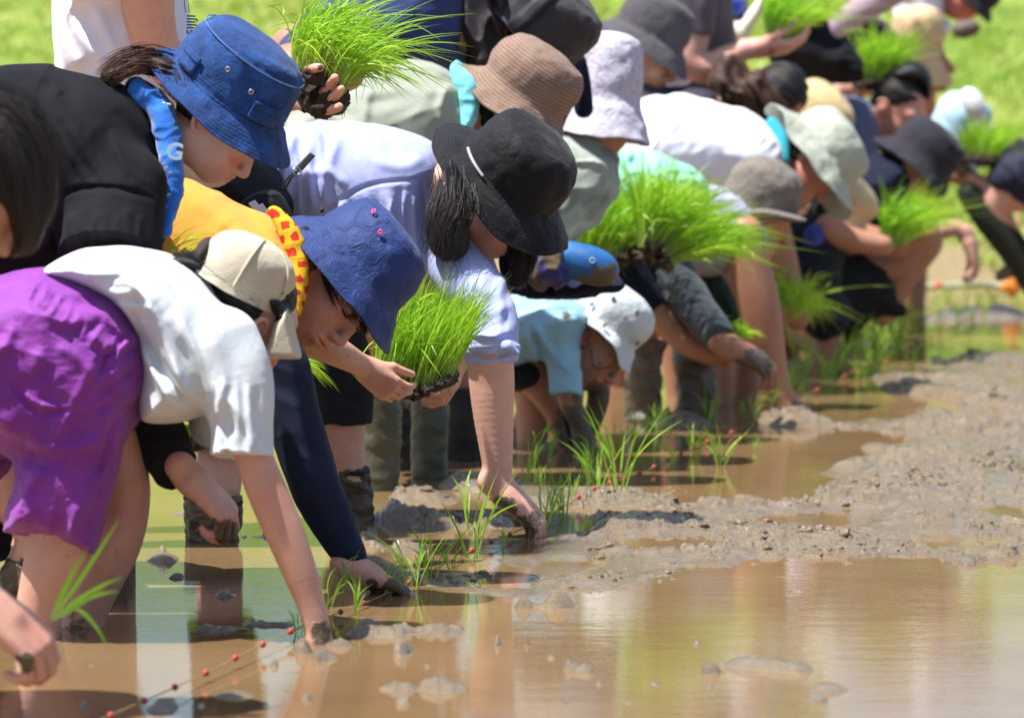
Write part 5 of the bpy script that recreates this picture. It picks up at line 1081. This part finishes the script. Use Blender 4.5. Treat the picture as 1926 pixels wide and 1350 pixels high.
hat(p, D, (1222, 66), (.47, -.88), [(103, -34), (94, -22), (80, -6), (72, 0), (72, 22), (68, 48), (58, 68), (34, 78), (0, 80)], hatmat('charcoal_cotton', (.085, .078, .088), (.06, .055, .065), crease=.6, stitch=.06), ry=.9, tilt=0, name='bucket_hat', wob=2, dip=10, seed=8, dent=.005)
txt('outdoor', 1225, 68, D-.148, 11, plain('grey_print', (.25, .24, .28), .8), p, ang=-42)

D = 13.7; p = person('person in mauve grey tee holding out a clump with a long forearm', 1320, 650, D)
b = Sh(D); b.tube([(1290, -80, 60), (1330, 60, 55), (1320, 200, 60)], e=1.3); b.tube([(1300, -160, 32), (1300, -200, 34)]); b.tube([(1308, 0, 32), (1306, 60, 30), (1300, 110, 30), (1330, 128, 30), (1375, 105, 22), (1410, 92, 17), (1425, 90, 18)], dy=-.2); hand(b, 1422, 92, (1, -.05), (0, -.9, .3), dy=-.2, curl=(25, 35, 25), sc=1.1)
b.tube([(1330, 220, 55), (1340, 700, 26)], dy=0); b.ell(W(1300, -230, D), (.08, .075, .11)); b.build('body', SK3, p, vox=.005, red=[(1440, 90, 40, .5), (1300, 130, 40, .3)], mud=[(1455, 100, 20, .5)])
g = Sh(D); g.poly([(1250, -120), (1350, -120), (1380, 60), (1390, 160), (1300, 260), (1250, 160), (1265, 40)], .16).tube([(1308, -60, 40), (1308, 66, 37)], dy=-.2, cut='b', k=.03).rumple(.005, .06, 80, 2); g.build('shirt', cloth('mauve_grey', (.11, .085, .11), wr=.5), p, vox=.0055)

D = 13.4; p = person('person with tied up brown hair bowed behind the white shirt', 1400, 660, D)
b = Sh(D); b.tube([(1330, 300, 50), (1400, 260, 50)], e=1.3); b.tube([(1400, 240, 28), (1410, 200, 30)]); b.tube([(1340, 330, 50), (1350, 720, 26)]); head(b, 1432, 185, 75, -30, sc=.9, detail=False, hair=BLACKHAIR); b.tube([(1335, 200, 18), (1360, 190, 14)], dy=-.05); b.build('body', SK2, p, vox=.006)
g = Sh(D); g.poly([(1335, 150), (1365, 112), (1385, 140), (1425, 130), (1462, 160), (1490, 200), (1470, 226), (1420, 228), (1360, 205), (1345, 180)], .10).ell(W(1375, 140, D-.03), (.035, .035, .045)).rumple(.012, .035, 60, 3); g.build('hair', hairmat('auburn_hair', (.05, .022, .014), (.20, .09, .05)), p, vox=.0045)
g = Sh(D); g.poly([(1270, 300), (1340, 240), (1430, 240), (1460, 300), (1380, 400), (1280, 400)], .15); g.build('shirt', cloth('black_cotton', (.022, .022, .027)), p, vox=.007)

D = 14.2; p = person('person in yellow-tan sun hat bowed behind the sage hat', 1530, 640, D)
b = Sh(D); b.tube([(1440, 300, 50), (1520, 280, 45)], e=1.3); b.tube([(1450, 320, 50), (1480, 700, 26)]); head(b, 0, 0, 0, -20, sc=.9, detail=False, hair=BLACKHAIR, hatp=(1530, 225, .7, -.7, 12, 66, .9)); b.build('body', SK2, p, vox=.007)
hat(p, D, (1530, 225), (.7, -.7), [(95, -30), (80, -15), (66, 0), (64, 40), (45, 62), (0, 70)], hatmat('tan_cotton', (.66, .50, .25), crease=.5), ry=.9, name='sun_hat', wob=3)
g = Sh(D); g.poly([(1380, 320), (1440, 270), (1520, 260), (1560, 320), (1500, 400), (1400, 400)], .15); g.build('shirt', cloth('white_shirt', (.74, .76, .82)), p, vox=.007)

D = 14.6; p = person('person with black hair facing down above a slate vest', 1620, 620, D)
b = Sh(D); b.tube([(1560, 300, 48), (1610, 250, 46)], e=1.3); b.tube([(1630, 240, 28), (1660, 215, 30)]); b.tube([(1560, 350, 48), (1600, 680, 24)]); head(b, 1662, 205, 38, -35, sc=.95, detail=True, hair=BLACKHAIR); b.tube([(1640, 330, 26), (1700, 420, 22), (1740, 440, 18), (1800, 430, 15), (1826, 460, 13)], dy=-.1); hand(b, 1822, 452, (.3, .9), (-.8, .3, .2), dy=-.1, sc=.9)
b.build('body', SK1, p, vox=.0055, red=[(1680, 220, 60, .35)])
g = Sh(D); g.poly([(1540, 220), (1580, 185), (1628, 186), (1650, 230), (1652, 330), (1620, 410), (1560, 400), (1530, 300)], .15).rumple(.005, .05, 70, 3); g.build('shirt', cloth('slate_stripe', (.12, .14, .24), (.10, .12, .22)), p, vox=.006)
g = Sh(D); g.poly([(1668, 140), (1690, 118), (1720, 114), (1746, 132), (1754, 165), (1744, 190), (1725, 165), (1690, 160)], .085); g.build('hair', BLACKHAIR, p, vox=.005)

D = 14.2; p = person('person in black bucket hat crouching with a bare knee, holding seedlings', 1650, 620, D)
b = Sh(D); b.tube([(1570, 420, 50), (1660, 380, 48)], e=1.3); b.tube([(1680, 340, 26), (1700, 310, 28)]); b.tube([(1570, 430, 28), (1610, 440, 24), (1650, 450, 22), (1690, 465, 20)], dy=-.15)
b.tube([(1590, 500, 40), (1680, 500, 32), (1740, 455, 34), (1700, 520, 26), (1660, 590, 24)], dy=-.02); b.tube([(1590, 500, 40), (1560, 600, 24), (1560, 660, 20)], dy=.1); head(b, 0, 0, 0, -20, sc=.92, detail=False, hair=BLACKHAIR, hatp=(1733, 296, .66, -.75, -4, 66, .85)); hand(b, 1685, 462, (1, -.1), (0, -.9, .2), dy=-.15, sc=.95)
b.build('body', SK2, p, vox=.006)
g = Sh(D); g.poly([(1520, 400), (1580, 320), (1660, 290), (1710, 310), (1712, 380), (1690, 440), (1620, 470), (1540, 470)], .15).rumple(.006, .06, 0, 2); g.build('shirt', cloth('navy_dark', (.012, .016, .035)), p, vox=.006)
g = Sh(D); g.poly([(1500, 470), (1620, 470), (1670, 500), (1690, 560), (1700, 590), (1640, 600), (1600, 640), (1540, 640), (1500, 560)], .14).rumple(.008, .06, 0, 2); g.build('trousers', cloth('black_trousers', (.02, .022, .025)), p, vox=.006)
hat(p, D, (1733, 296), (.66, -.75), [(92, -34), (78, -18), (66, 0), (66, 30), (56, 56), (30, 68), (0, 70)], hatmat('black_cotton_hat', (.030, .028, .038), crease=.6), ry=.85, tilt=-4, name='bucket_hat', dip=14, wob=2, seed=5, dent=.006)

D = 14.1; p = person('person whose pink hands reach down to the mud, body behind the bare arm', 1500, 650, D)
b = Sh(D); b.tube([(1420, 430, 45), (1450, 480, 45)], e=1.3); b.tube([(1460, 500, 26), (1485, 560, 20), (1508, 605, 18), (1522, 618, 19)], dy=-.12); hand(b, 1515, 612, (.85, .35), (0, .9, .3), dy=-.12, sc=1.05, curl=(30, 40, 30)); b.tube([(1440, 520, 26), (1470, 610, 20), (1500, 640, 18), (1520, 645, 18)], dy=.05)
b.tube([(1420, 480, 45), (1440, 700, 22)]); b.build('body', SK3, p, vox=.005, mud=[(1575, 655, 22, 1)], red=[(1560, 630, 30, .4)])
g = Sh(D); g.poly([(1370, 420), (1440, 400), (1490, 450), (1500, 520), (1440, 540), (1390, 520)], .14).rumple(.006, .06, 0, 2); g.build('shirt', cloth('black_cotton', (.022, .022, .027)), p, vox=.006)

D = 15.3; p = person('person in straw coloured sun hat, mauve sleeve, dark shirt', 1560, 590, D)
b = Sh(D); b.tube([(1560, 80, 60), (1650, 100, 52)], e=1.3); b.tube([(1680, 110, 26), (1700, 120, 28)]); b.tube([(1560, 150, 50), (1600, 640, 24)]); head(b, 0, 0, 0, -20, sc=.92, detail=False, hair=BLACKHAIR, hatp=(1728, 88, -.06, -1, 8, 46, .95)); b.build('body', SK2, p, vox=.007)
hat(p, D, (1728, 88), (-.06, -1), [(62, -66), (56, -40), (48, -10), (46, 0), (50, 24), (46, 54), (32, 72), (0, 80)], hatmat('straw', (.70, .50, .30), (.62, .43, .25), crease=.4), ry=.95, tilt=8, name='sun_hat', wob=2, dip=10, seed=4)
g = Sh(D); g.poly([(1480, 80), (1540, 40), (1620, 20), (1680, 60), (1690, 120), (1620, 160), (1500, 160)], .16).rumple(.006, .06, 0, 2); g.build('shirt', cloth('mauve_black_shirt', (.05, .042, .06)), p, vox=.007)
g = Sh(D); g.tube([(1560, 60, 22), (1620, 20, 26), (1700, -30, 30)], dy=-.15); g.build('sleeve', cloth('mauve_pink', (.42, .28, .36)), p, vox=.007)

D = 14.9; p = person('person in white sleeve with outstretched forearm holding up seedlings', 1500, 600, D)
b = Sh(D); b.tube([(1500, 200, 40), (1470, 160, 36)], e=1.3); b.tube([(1500, 215, 18), (1545, 190, 17), (1590, 172, 15), (1612, 165, 16)], dy=-.1); hand(b, 1606, 166, (1, 0), (0, -.9, .3), dy=-.1, curl=(20, 30, 20), sc=1.1)
b.tube([(1500, 240, 40), (1520, 640, 22)]); b.build('body', SK1, p, vox=.0055, red=[(1640, 170, 40, .3)])
g = Sh(D); g.poly([(1450, 150), (1500, 138), (1556, 145), (1560, 175), (1510, 200), (1470, 200), (1445, 175)], .12).poly([(1540, 200), (1590, 190), (1600, 260), (1550, 280)], .1); g.build('shirt', cloth('white_shirt', (.74, .76, .82)), p, vox=.006)

D = 15.6; p = person('person in pale blue and white cap beside a small clump', 1800, 560, D)
b = Sh(D); b.tube([(1700, 330, 40), (1760, 300, 38)], e=1.3); b.tube([(1770, 290, 22), (1790, 260, 24)]); b.tube([(1800, 330, 17), (1830, 345, 16), (1850, 400, 17)], dy=-.1); b.tube([(1700, 360, 40), (1720, 620, 20)]); head(b, 0, 0, 0, -20, sc=.9, detail=False, hair=BLACKHAIR, hatp=(1806, 236, .35, -.94, 8, 54, .95)); b.build('body', SK2, p, vox=.007)
g = Sh(D); g.poly([(1700, 290), (1760, 270), (1790, 320), (1760, 400), (1700, 400)], .14); g.build('shirt', cloth('navy_dark', (.012, .016, .035)), p, vox=.007)
o, at = hat(p, D, (1806, 236), (.35, -.94), [(62, -66), (58, -40), (54, 0), (52, 28), (40, 50), (20, 60), (0, 62)], hatmat('pale_blue_cotton', (.36, .62, .82), (.50, .70, .84), crease=.5), ry=.95, tilt=8, name='sun_hat', wob=2)
g = Sh(D); g.e2(1832, 200, 22, 38, .05, -25, dy=-.07); g.build('white_panel', hatmat('white_plain', (.78, .8, .82)), o, vox=.005)

D = 15.2; p = person('person cut by the right edge in dark navy, dark trouser leg stretched out', 1900, 560, D)
b = Sh(D); b.tube([(1990, 330, 40), (1960, 360, 40)], e=1.3); b.tube([(1810, 320, 15), (1850, 350, 17), (1890, 350, 20), (1930, 340, 20)], dy=.02); b.tube([(1980, 360, 40), (1870, 380, 30), (1930, 500, 22), (1950, 560, 18)]); head(b, 1925, 330, 60, 20, sc=.95, detail=False, hair=BLACKHAIR); b.build('body', SK1, p, vox=.007, mud=[(1810, 318, 26, .9)])
g = Sh(D); g.poly([(1856, 345), (1872, 300), (1900, 282), (1960, 280), (1960, 390), (1910, 385), (1880, 370)], .1).rumple(.004, .03, 60, 3); g.build('hair', plain('navy_hood', (.008, .012, .035), .8), p, vox=.006)
g = Sh(D); g.tube([(1822, 365, 22), (1860, 410, 30), (1900, 460, 30), (1950, 540, 26)]).poly([(1930, 300), (2050, 280), (2060, 460), (1960, 420)], .16); g.build('trousers', cloth('olive_black', (.03, .035, .025)), p, vox=.007)
g = Sh(D); g.tube([(1880, 520, 10), (1905, 505, 15), (1926, 490, 14)]); g.build('shoe', MUDM, p, vox=.006)

D = 16.2; p = person('standing person at top right with white shirt, red face partly cropped', 1760, 560, D)
b = Sh(D); b.tube([(1720, -60, 50), (1740, 60, 45)], e=1.3); b.tube([(1780, -20, 26), (1800, 0, 26)]); b.ell(W(1808, 5, D), (.075, .07, .062)); b.tube([(1720, 100, 45), (1720, 560, 22)]); b.build('body', skin('ruddy_skin', (.50, .17, .12)), p, vox=.007)
g = Sh(D); g.poly([(1690, -80), (1770, -80), (1772, 30), (1784, 42), (1780, 70), (1745, 60), (1690, 100)], .14).rumple(.006, .06, 0, 2); g.build('shirt', cloth('white_shirt', (.74, .76, .82)), p, vox=.007)
hat(p, D, (1835, -14), (.75, -.66), [(62, -16), (50, -5), (44, 0), (40, 30), (0, 44)], hatmat('black_cotton_hat', (.030, .028, .038)), ry=.9, name='bucket_hat')
g = Sh(D); g.e2(1816, 55, 28, 18, .05, -10, dy=.3); g.build('camera_bag', plain('grey_bag', (.13, .10, .09), .8), p, vox=.006)

D = 14.4; p = person('person behind the lifted clump with cream gloves and blue collar', 1390, 600, D)
b = Sh(D); b.tube([(1380, 10, 40), (1370, 120, 45)], e=1.3); b.tube([(1420, -30, 20), (1400, -60, 22)]); b.tube([(1370, 150, 45), (1380, 640, 22)]); b.build('body', SK2, p, vox=.007)
g = Sh(D); g.poly([(1345, 50), (1385, 40), (1410, 55), (1400, 85), (1355, 80)], .05, dy=-.1).poly([(1392, 45), (1420, 5), (1432, -5), (1432, 30), (1410, 55)], .04, dy=-.1); g.build('gloves', cloth('cream_glove', (.78, .74, .58)), p, vox=.006)
g = Sh(D); g.poly([(1355, -20), (1395, -10), (1400, 30), (1365, 25)], .08, dy=-.05); g.build('collar', cloth('royal_blue', (.03, .07, .48)), p, vox=.006)
g = Sh(D); g.poly([(1440, 60), (1480, -20), (1560, -40), (1560, 60), (1600, 80), (1620, 150), (1480, 150)], .14).rumple(.006, .06, 0, 2); g.build('shirt', cloth('black_cotton', (.022, .022, .027)), p, vox=.007)

D = 13.6; p = person('stooping person in beige sunlit hat between sage hat and black hat', 1580, 660, D)
b = Sh(D); b.tube([(1490, 450, 45), (1560, 420, 42)], e=1.3); b.tube([(1500, 480, 45), (1560, 580, 28), (1540, 700, 22)]); head(b, 0, 0, 0, -20, sc=.9, detail=False, hair=BLACKHAIR, hatp=(1598, 385, .75, -.66, 12, 50, .9)); b.tube([(1560, 430, 28), (1600, 450, 24), (1660, 462, 20)], dy=-.1); b.build('body', SK2, p, vox=.006)
hat(p, D, (1598, 385), (.75, -.66), [(72, -28), (60, -14), (50, 0), (48, 26), (34, 44), (0, 50)], hatmat('beige_cotton', (.66, .50, .28)), ry=.9, name='sun_hat', wob=2)
g = Sh(D); g.poly([(1440, 450), (1500, 410), (1560, 400), (1590, 450), (1580, 520), (1600, 600), (1540, 640), (1470, 560)], .14).rumple(.006, .06, 0, 2); g.build('shirt', cloth('navy_grey', (.018, .022, .03)), p, vox=.006)
g = Sh(D); g.e2(1532, 448, 22, 28, .03, 20, dy=-.12); g.build('name_badge', plain('royal_badge', (.03, .04, .30), .5), p, vox=.005)
# ---------------- held rice mats and other things ----------------
SOIL = plain('root_soil', (.055, .036, .022), .85, bump=.012, bs=160)
def clump(label, D, base, n, hpx, lean, spreadpx, depth=.05, fan=.35, wid=.0026, soil=None, seed=1, fall=(.0, .4), root=None, group='clumps of rice seedlings held in hands', sd=.28):
    """base: list of picture points along the root mat's top; blades stand up from it, leaning in the picture direction lean"""
    r = np.random.default_rng(seed); u = D/FPX; c0 = W(base[0][0], base[0][1], D)
    t = thing('seedling_clump', label, 'seedlings', c0, group)
    B = catmull([W(x, y, D) for x, y in base], 8)
    if soil: 
        g = Sh(D); g.poly(soil, depth*1.05, R=.02, k=.004); g.rumple(.006, .02, 0, 1.2); g.rumple(.004, .009, 0, 1, ridged=False); ro = g.build('root_mat', SOIL, t, vox=max(.0022, 2.4*u))
        rts = []
        for i in range(40):
            q = B[r.integers(len(B))]+np.array((0, -depth*r.uniform(.6, 1), -.02)); rts.append(wire([q, q+r.normal(0, .008, 3)+np.array((0, 0, -.008)), q+r.normal(0, .012, 3)+np.array((0, 0, -.02))], .0005, 3))
        bits('rootlets', rts, plain('pale_root', (.35, .26, .15), .8), ro)
    N = n; f = r.random(N); k = f*(len(B)-1); i0 = np.minimum(k.astype(int), len(B)-2); fr = (k-i0)[:, None]
    P = B[i0]*(1-fr)+B[i0+1]*fr; P = P+np.stack([r.normal(0, .003, N), r.uniform(-depth, depth, N), r.uniform(-.012, .002, N)], 1)
    d0 = np.array((lean[0], 0, -lean[1])); d0 /= np.linalg.norm(d0)
    px = np.array((d0[2], 0, -d0[0]))
    D_ = d0+px*((f-.5)[:, None]*2*fan+r.normal(0, .07, N)[:, None])+np.stack([np.zeros(N), (P[:, 1]-D)/max(depth, .01)*.16+r.normal(0, .06, N), np.zeros(N)], 1)
    L = hpx*u*np.clip(r.normal(.80, .17, N), .3, 1.2)
    bend = px*(r.normal(spreadpx, sd, N))[:, None]+np.stack([np.zeros(N), r.normal(0, .12, N), -r.uniform(*fall, N)], 1)
    V1 = blades(P, D_, L, wid*r.uniform(.7, 1.25, N), bend, 9, seed, face=np.stack([r.normal(0, .7, N), -np.ones(N), r.normal(0, .3, N)], 1))
    M = n//5; j = r.integers(0, N, M); tt_ = r.uniform(.35, .7, M)[:, None]
    P2 = P[j]+D_[j]/np.linalg.norm(D_[j], axis=1)[:, None]*L[j][:, None]*tt_+bend[j]*L[j][:, None]*tt_**2.2
    V2 = blades(P2, D_[j]+r.normal(0, .6, (M, 3)), L[j]*r.uniform(.2, .4, M), wid*r.uniform(.8, 1.2, M), np.stack([r.normal(0, .5, M), r.normal(0, .3, M), -r.uniform(.3, 1.1, M)], 1), 6, seed+1)
    V, F, rn, al = cat4([V1, V2]); al[len(V1[0]):] = 1
    mesh_obj('leaves', V, F, RICE, t, True, {'rnd': rn, 'along': al}); return t
clump('sharp dense clump of rice seedlings on a dark root mat, held level between two hands', 9.0, [(706, 702), (745, 712), (790, 722), (848, 705)], 1250, 215, (.22, -1), .10, depth=.075, fan=.05, wid=.0028,
      soil=[(700, 696), (740, 708), (790, 720), (850, 700), (855, 714), (830, 728), (800, 736), (778, 747), (750, 738), (715, 728), (698, 714)], seed=11, fall=(0, .15), sd=.13)
clump('clump of seedlings with long drooping leaves gripped in the fingers beside the denim hat', 9.0, [(553, 124), (585, 126), (615, 140), (645, 172)], 620, 225, (.22, -1), .34, depth=.045, fan=.22, wid=.0032,
      soil=[(560, 140), (590, 128), (622, 138), (646, 165), (653, 192), (632, 214), (600, 220), (572, 205), (560, 175)], seed=12, fall=(.1, 1.0))
clump('left half of the big blurred mass of seedlings in front of the mint shirt', 11.7, [(1080, 478), (1130, 482), (1180, 470)], 900, 185, (.10, -1), .3, depth=.08, fan=.40, wid=.0040, seed=13, fall=(0, .5), soil=[(1150, 470), (1195, 462), (1212, 480), (1190, 492), (1150, 488)])
clump('right half of the big blurred mass of seedlings, leaning towards the taupe cap', 11.6, [(1200, 455), (1235, 462), (1262, 490)], 1100, 185, (.6, -.9), .1, depth=.07, fan=.6, wid=.0042, seed=14, fall=(0, .35), soil=[(1205, 445), (1240, 450), (1265, 480), (1262, 508), (1240, 500), (1215, 470)])
clump('blurred clump held low between beige hat and bare knee', 13.9, [(1660, 452), (1700, 458)], 420, 130, (.25, -1), .3, depth=.05, fan=.35, wid=.005, seed=15)
clump('upright blurred clump lifted on an open palm near the straw hat', 14.6, [(1616, 150), (1665, 152)], 380, 125, (.15, -1), .2, depth=.04, fan=.22, wid=.005, seed=16, soil=[(1608, 150), (1665, 150), (1668, 165), (1612, 166)])
clump('blurred clump with straw tip held at the top edge of the picture', 13.5, [(1445, 62), (1480, 66)], 420, 110, (.2, -1), .5, depth=.05, fan=.5, wid=.005, seed=17)
clump('farthest dark green clump in front of the pale blue cap', 15.2, [(1815, 290), (1850, 296), (1872, 300)], 260, 95, (.1, -1), .3, depth=.04, fan=.4, wid=.0045, seed=18, soil=[(1808, 288), (1870, 292), (1880, 310), (1815, 308)])
clump('loose dark clump hanging beside the bare forearm', 12.9, [(1480, 575), (1500, 590)], 300, 125, (-.05, -1), .0, depth=.05, fan=.75, wid=.0045, seed=19, fall=(.3, 1.2))
clump('small clump beside the slate arm cover', 12.2, [(1375, 625), (1395, 630)], 160, 60, (.1, -1), .2, depth=.03, fan=.9, wid=.004, seed=20, fall=(.3, 1.0))
clump('few long thin blades rising over the yellow shirt', 8.3, [(285, 480), (330, 490)], 13, 120, (.35, -1), .5, depth=.03, fan=.4, wid=.0034, seed=21)
clump('few dark seedlings dangling under the white tee sleeve', 8.25, [(370, 790), (392, 800)], 22, 95, (-1, .45), .5, depth=.02, fan=.9, wid=.0034, seed=22, soil=[(372, 780), (392, 776), (404, 790), (398, 818), (385, 822), (374, 805)])
clump('short bristly seedlings poking out below the cream cap visor', 8.9, [(552, 700), (560, 660)], 36, 70, (1, -.2), .3, depth=.03, fan=.9, wid=.003, seed=23)
# the plant in the foreground hand
r = np.random.default_rng(5); t = thing('rice_plant', 'single bright rice plant with broad blurred blades held by the foreground hand', 'seedling', W(90, 1160, 6.7))
parts = []
for (x0, y0, x1, y1, bx, by, w_) in ((98, 1165, 222, 985, 0, 6, .0062), (100, 1165, 240, 1060, .0, -18, .0055), (100, 1165, 185, 1115, 6, 8, .005), (96, 1160, 145, 1050, 0, 0, .005), (100, 1165, 160, 1030, 5, 0, .004), (130, 1140, 193, 1190, 0, -38, .0048), (96, 1165, 235, 1085, 0, -20, .005)):
    a = W(x0, y0, 6.7); b_ = W(x1, y1, 6.7); d = b_-a; L_ = np.linalg.norm(d); bd = (W(x1+bx, y1-by, 6.7)-b_)/L_
    parts.append(blades(a[None], (d-bd*L_*-0)[None]/L_-bd[None]*-1.0*0+(-bd)[None], np.array([L_]), np.array([w_]), 2*bd[None]*1.0, 12, 3, face=np.array([[.1, -1, .2]])))
V, F, rn, al = cat4(parts); mesh_obj('leaves', V, F, RICE, t, True, {'rnd': rn, 'along': al})
# shoulder bag of the lavender woman
D = 9.2; bag = thing('shoulder_bag', 'small black zip bag with white tags hanging against the lavender shirt', 'bag', W(490, 380, D))
g = Sh(D); g.poly([(448, 392), (470, 368), (500, 358), (525, 362), (545, 392), (552, 430), (500, 440), (455, 420)], .035).fold([(450, 388), (485, 366), (530, 366)], .004, .004); g.build('pouch', cloth('black_bag', (.016, .017, .02), rough=.6), bag, vox=.0026)
g = Sh(D+.03); g.poly([(583, 286), (594, 293), (566, 325), (554, 316)], .0015, R=.003, smooth=False, k=.002); g.build('strap', plain('bag_webbing', (.07, .07, .07), .8), bag, vox=.0012)
mesh_obj('clip', *wire(catmull([W(560, 320, D), W(552, 330, D-.005), W(546, 338, D-.005), W(538, 352, D), W(532, 356, D), W(534, 346, D), W(543, 334, D), W(556, 322, D)], 4), .0024, 6), plain('clip_black', (.02, .02, .022), .3), bag)
mesh_obj('ring', *torus(W(558, 322, D-.006), np.array((.3, -1, .2)), .0075, .0015), plain('steel', (.6, .6, .62), .25, metal=1), bag)
TAGM = plain('white_tag', (.75, .77, .82), .5)
for q in ([(466, 382), (480, 376), (506, 410), (494, 416)], [(484, 386), (494, 382), (508, 402), (500, 412)]):
    g = Sh(D-.045); g.poly(q, .004, R=.006, smooth=False, k=.002); g.build('tag', TAGM, bag, vox=.0016)
# blue muddy bottle pouch
D = 10.6; bt = thing('bottle_pouch', 'blue muddy bottle with round mark in a dark strapped pouch', 'bottle', W(1100, 500, D))
g = Sh(D); g.tube([(1068, 486, 33), (1105, 497, 36), (1128, 506, 34), (1136, 510, 28)]); g.build('bottle', cloth('blue_plastic', (.03, .16, .42), (.02, .10, .30), rough=.35, wr=.2, sheen=0), bt, vox=.003, mud=[(1135, 525, 34, 1), (1100, 538, 30, 1), (1150, 500, 14, .8)])
mesh_obj('round_mark', *torus(W(1114, 490, D-.043), np.array((0, -1, .1)), .0055, .0016), plain('pale_blue_print', (.35, .55, .75), .6), bt)
g = Sh(D); g.poly([(985, 470), (1030, 458), (1066, 470), (1068, 530), (1020, 545), (985, 530)], .06); g.rumple(.006, .03, 0, 1.5); g.build('pouch', cloth('royal_pouch', (.02, .025, .20), (.10, .07, .04), wr=.8), bt, vox=.0034, mud=[(1040, 490, 26, .9), (1000, 520, 26, .8)])
g = Sh(D+.1); g.poly([(960, 520), (1050, 530), (1150, 520), (1165, 545), (1060, 560), (960, 552)], .07); g.rumple(.006, .03, 0, 1.5); g.build('belt', cloth('navy_dark', (.012, .016, .035)), bt, vox=.004)
# far edge: bamboo rail, stake and orange knot
D = 16.9; bm = thing('bamboo_rail', 'weathered bamboo rail lying along the far edge, with red tape mark', 'rail', W(1800, 538, D))
P = [W(x, 538+1.5*math.sin(x*.03), D+.1*math.sin(x)) for x in range(1700, 2100, 24)]; mesh_obj('pole', *wire(P, [.011+.001*(i % 3) for i in range(len(P))], 10), plain('bamboo', (.36, .36, .25), .6), bm)
mesh_obj('red_tape', *wire([W(1759, 538, D-.002), W(1771, 538, D-.002)], .0145, 10), plain('red_tape', (.75, .05, .05), .5), bm)
stk = thing('stake', 'thin reddish wooden stake with an orange cord knot at its foot', 'stake', W(1905, 545, D-.1))
mesh_obj('stick', *wire([W(1917, 385, D-.1), W(1903, 560, D-.1)], [.007, .008], 8), plain('red_wood', (.40, .18, .09), .7), stk)
g = Sh(D-.12); g.e2(1903, 536, 13, 18, .022); g.e2(1893, 541, 10, 7, .02); g.e2(1914, 530, 8, 10, .02); g.rumple(.005, .015, 20, 1.5); g.build('orange_knot', plain('orange_cord', (.70, .25, .02), .7), stk, vox=.003)
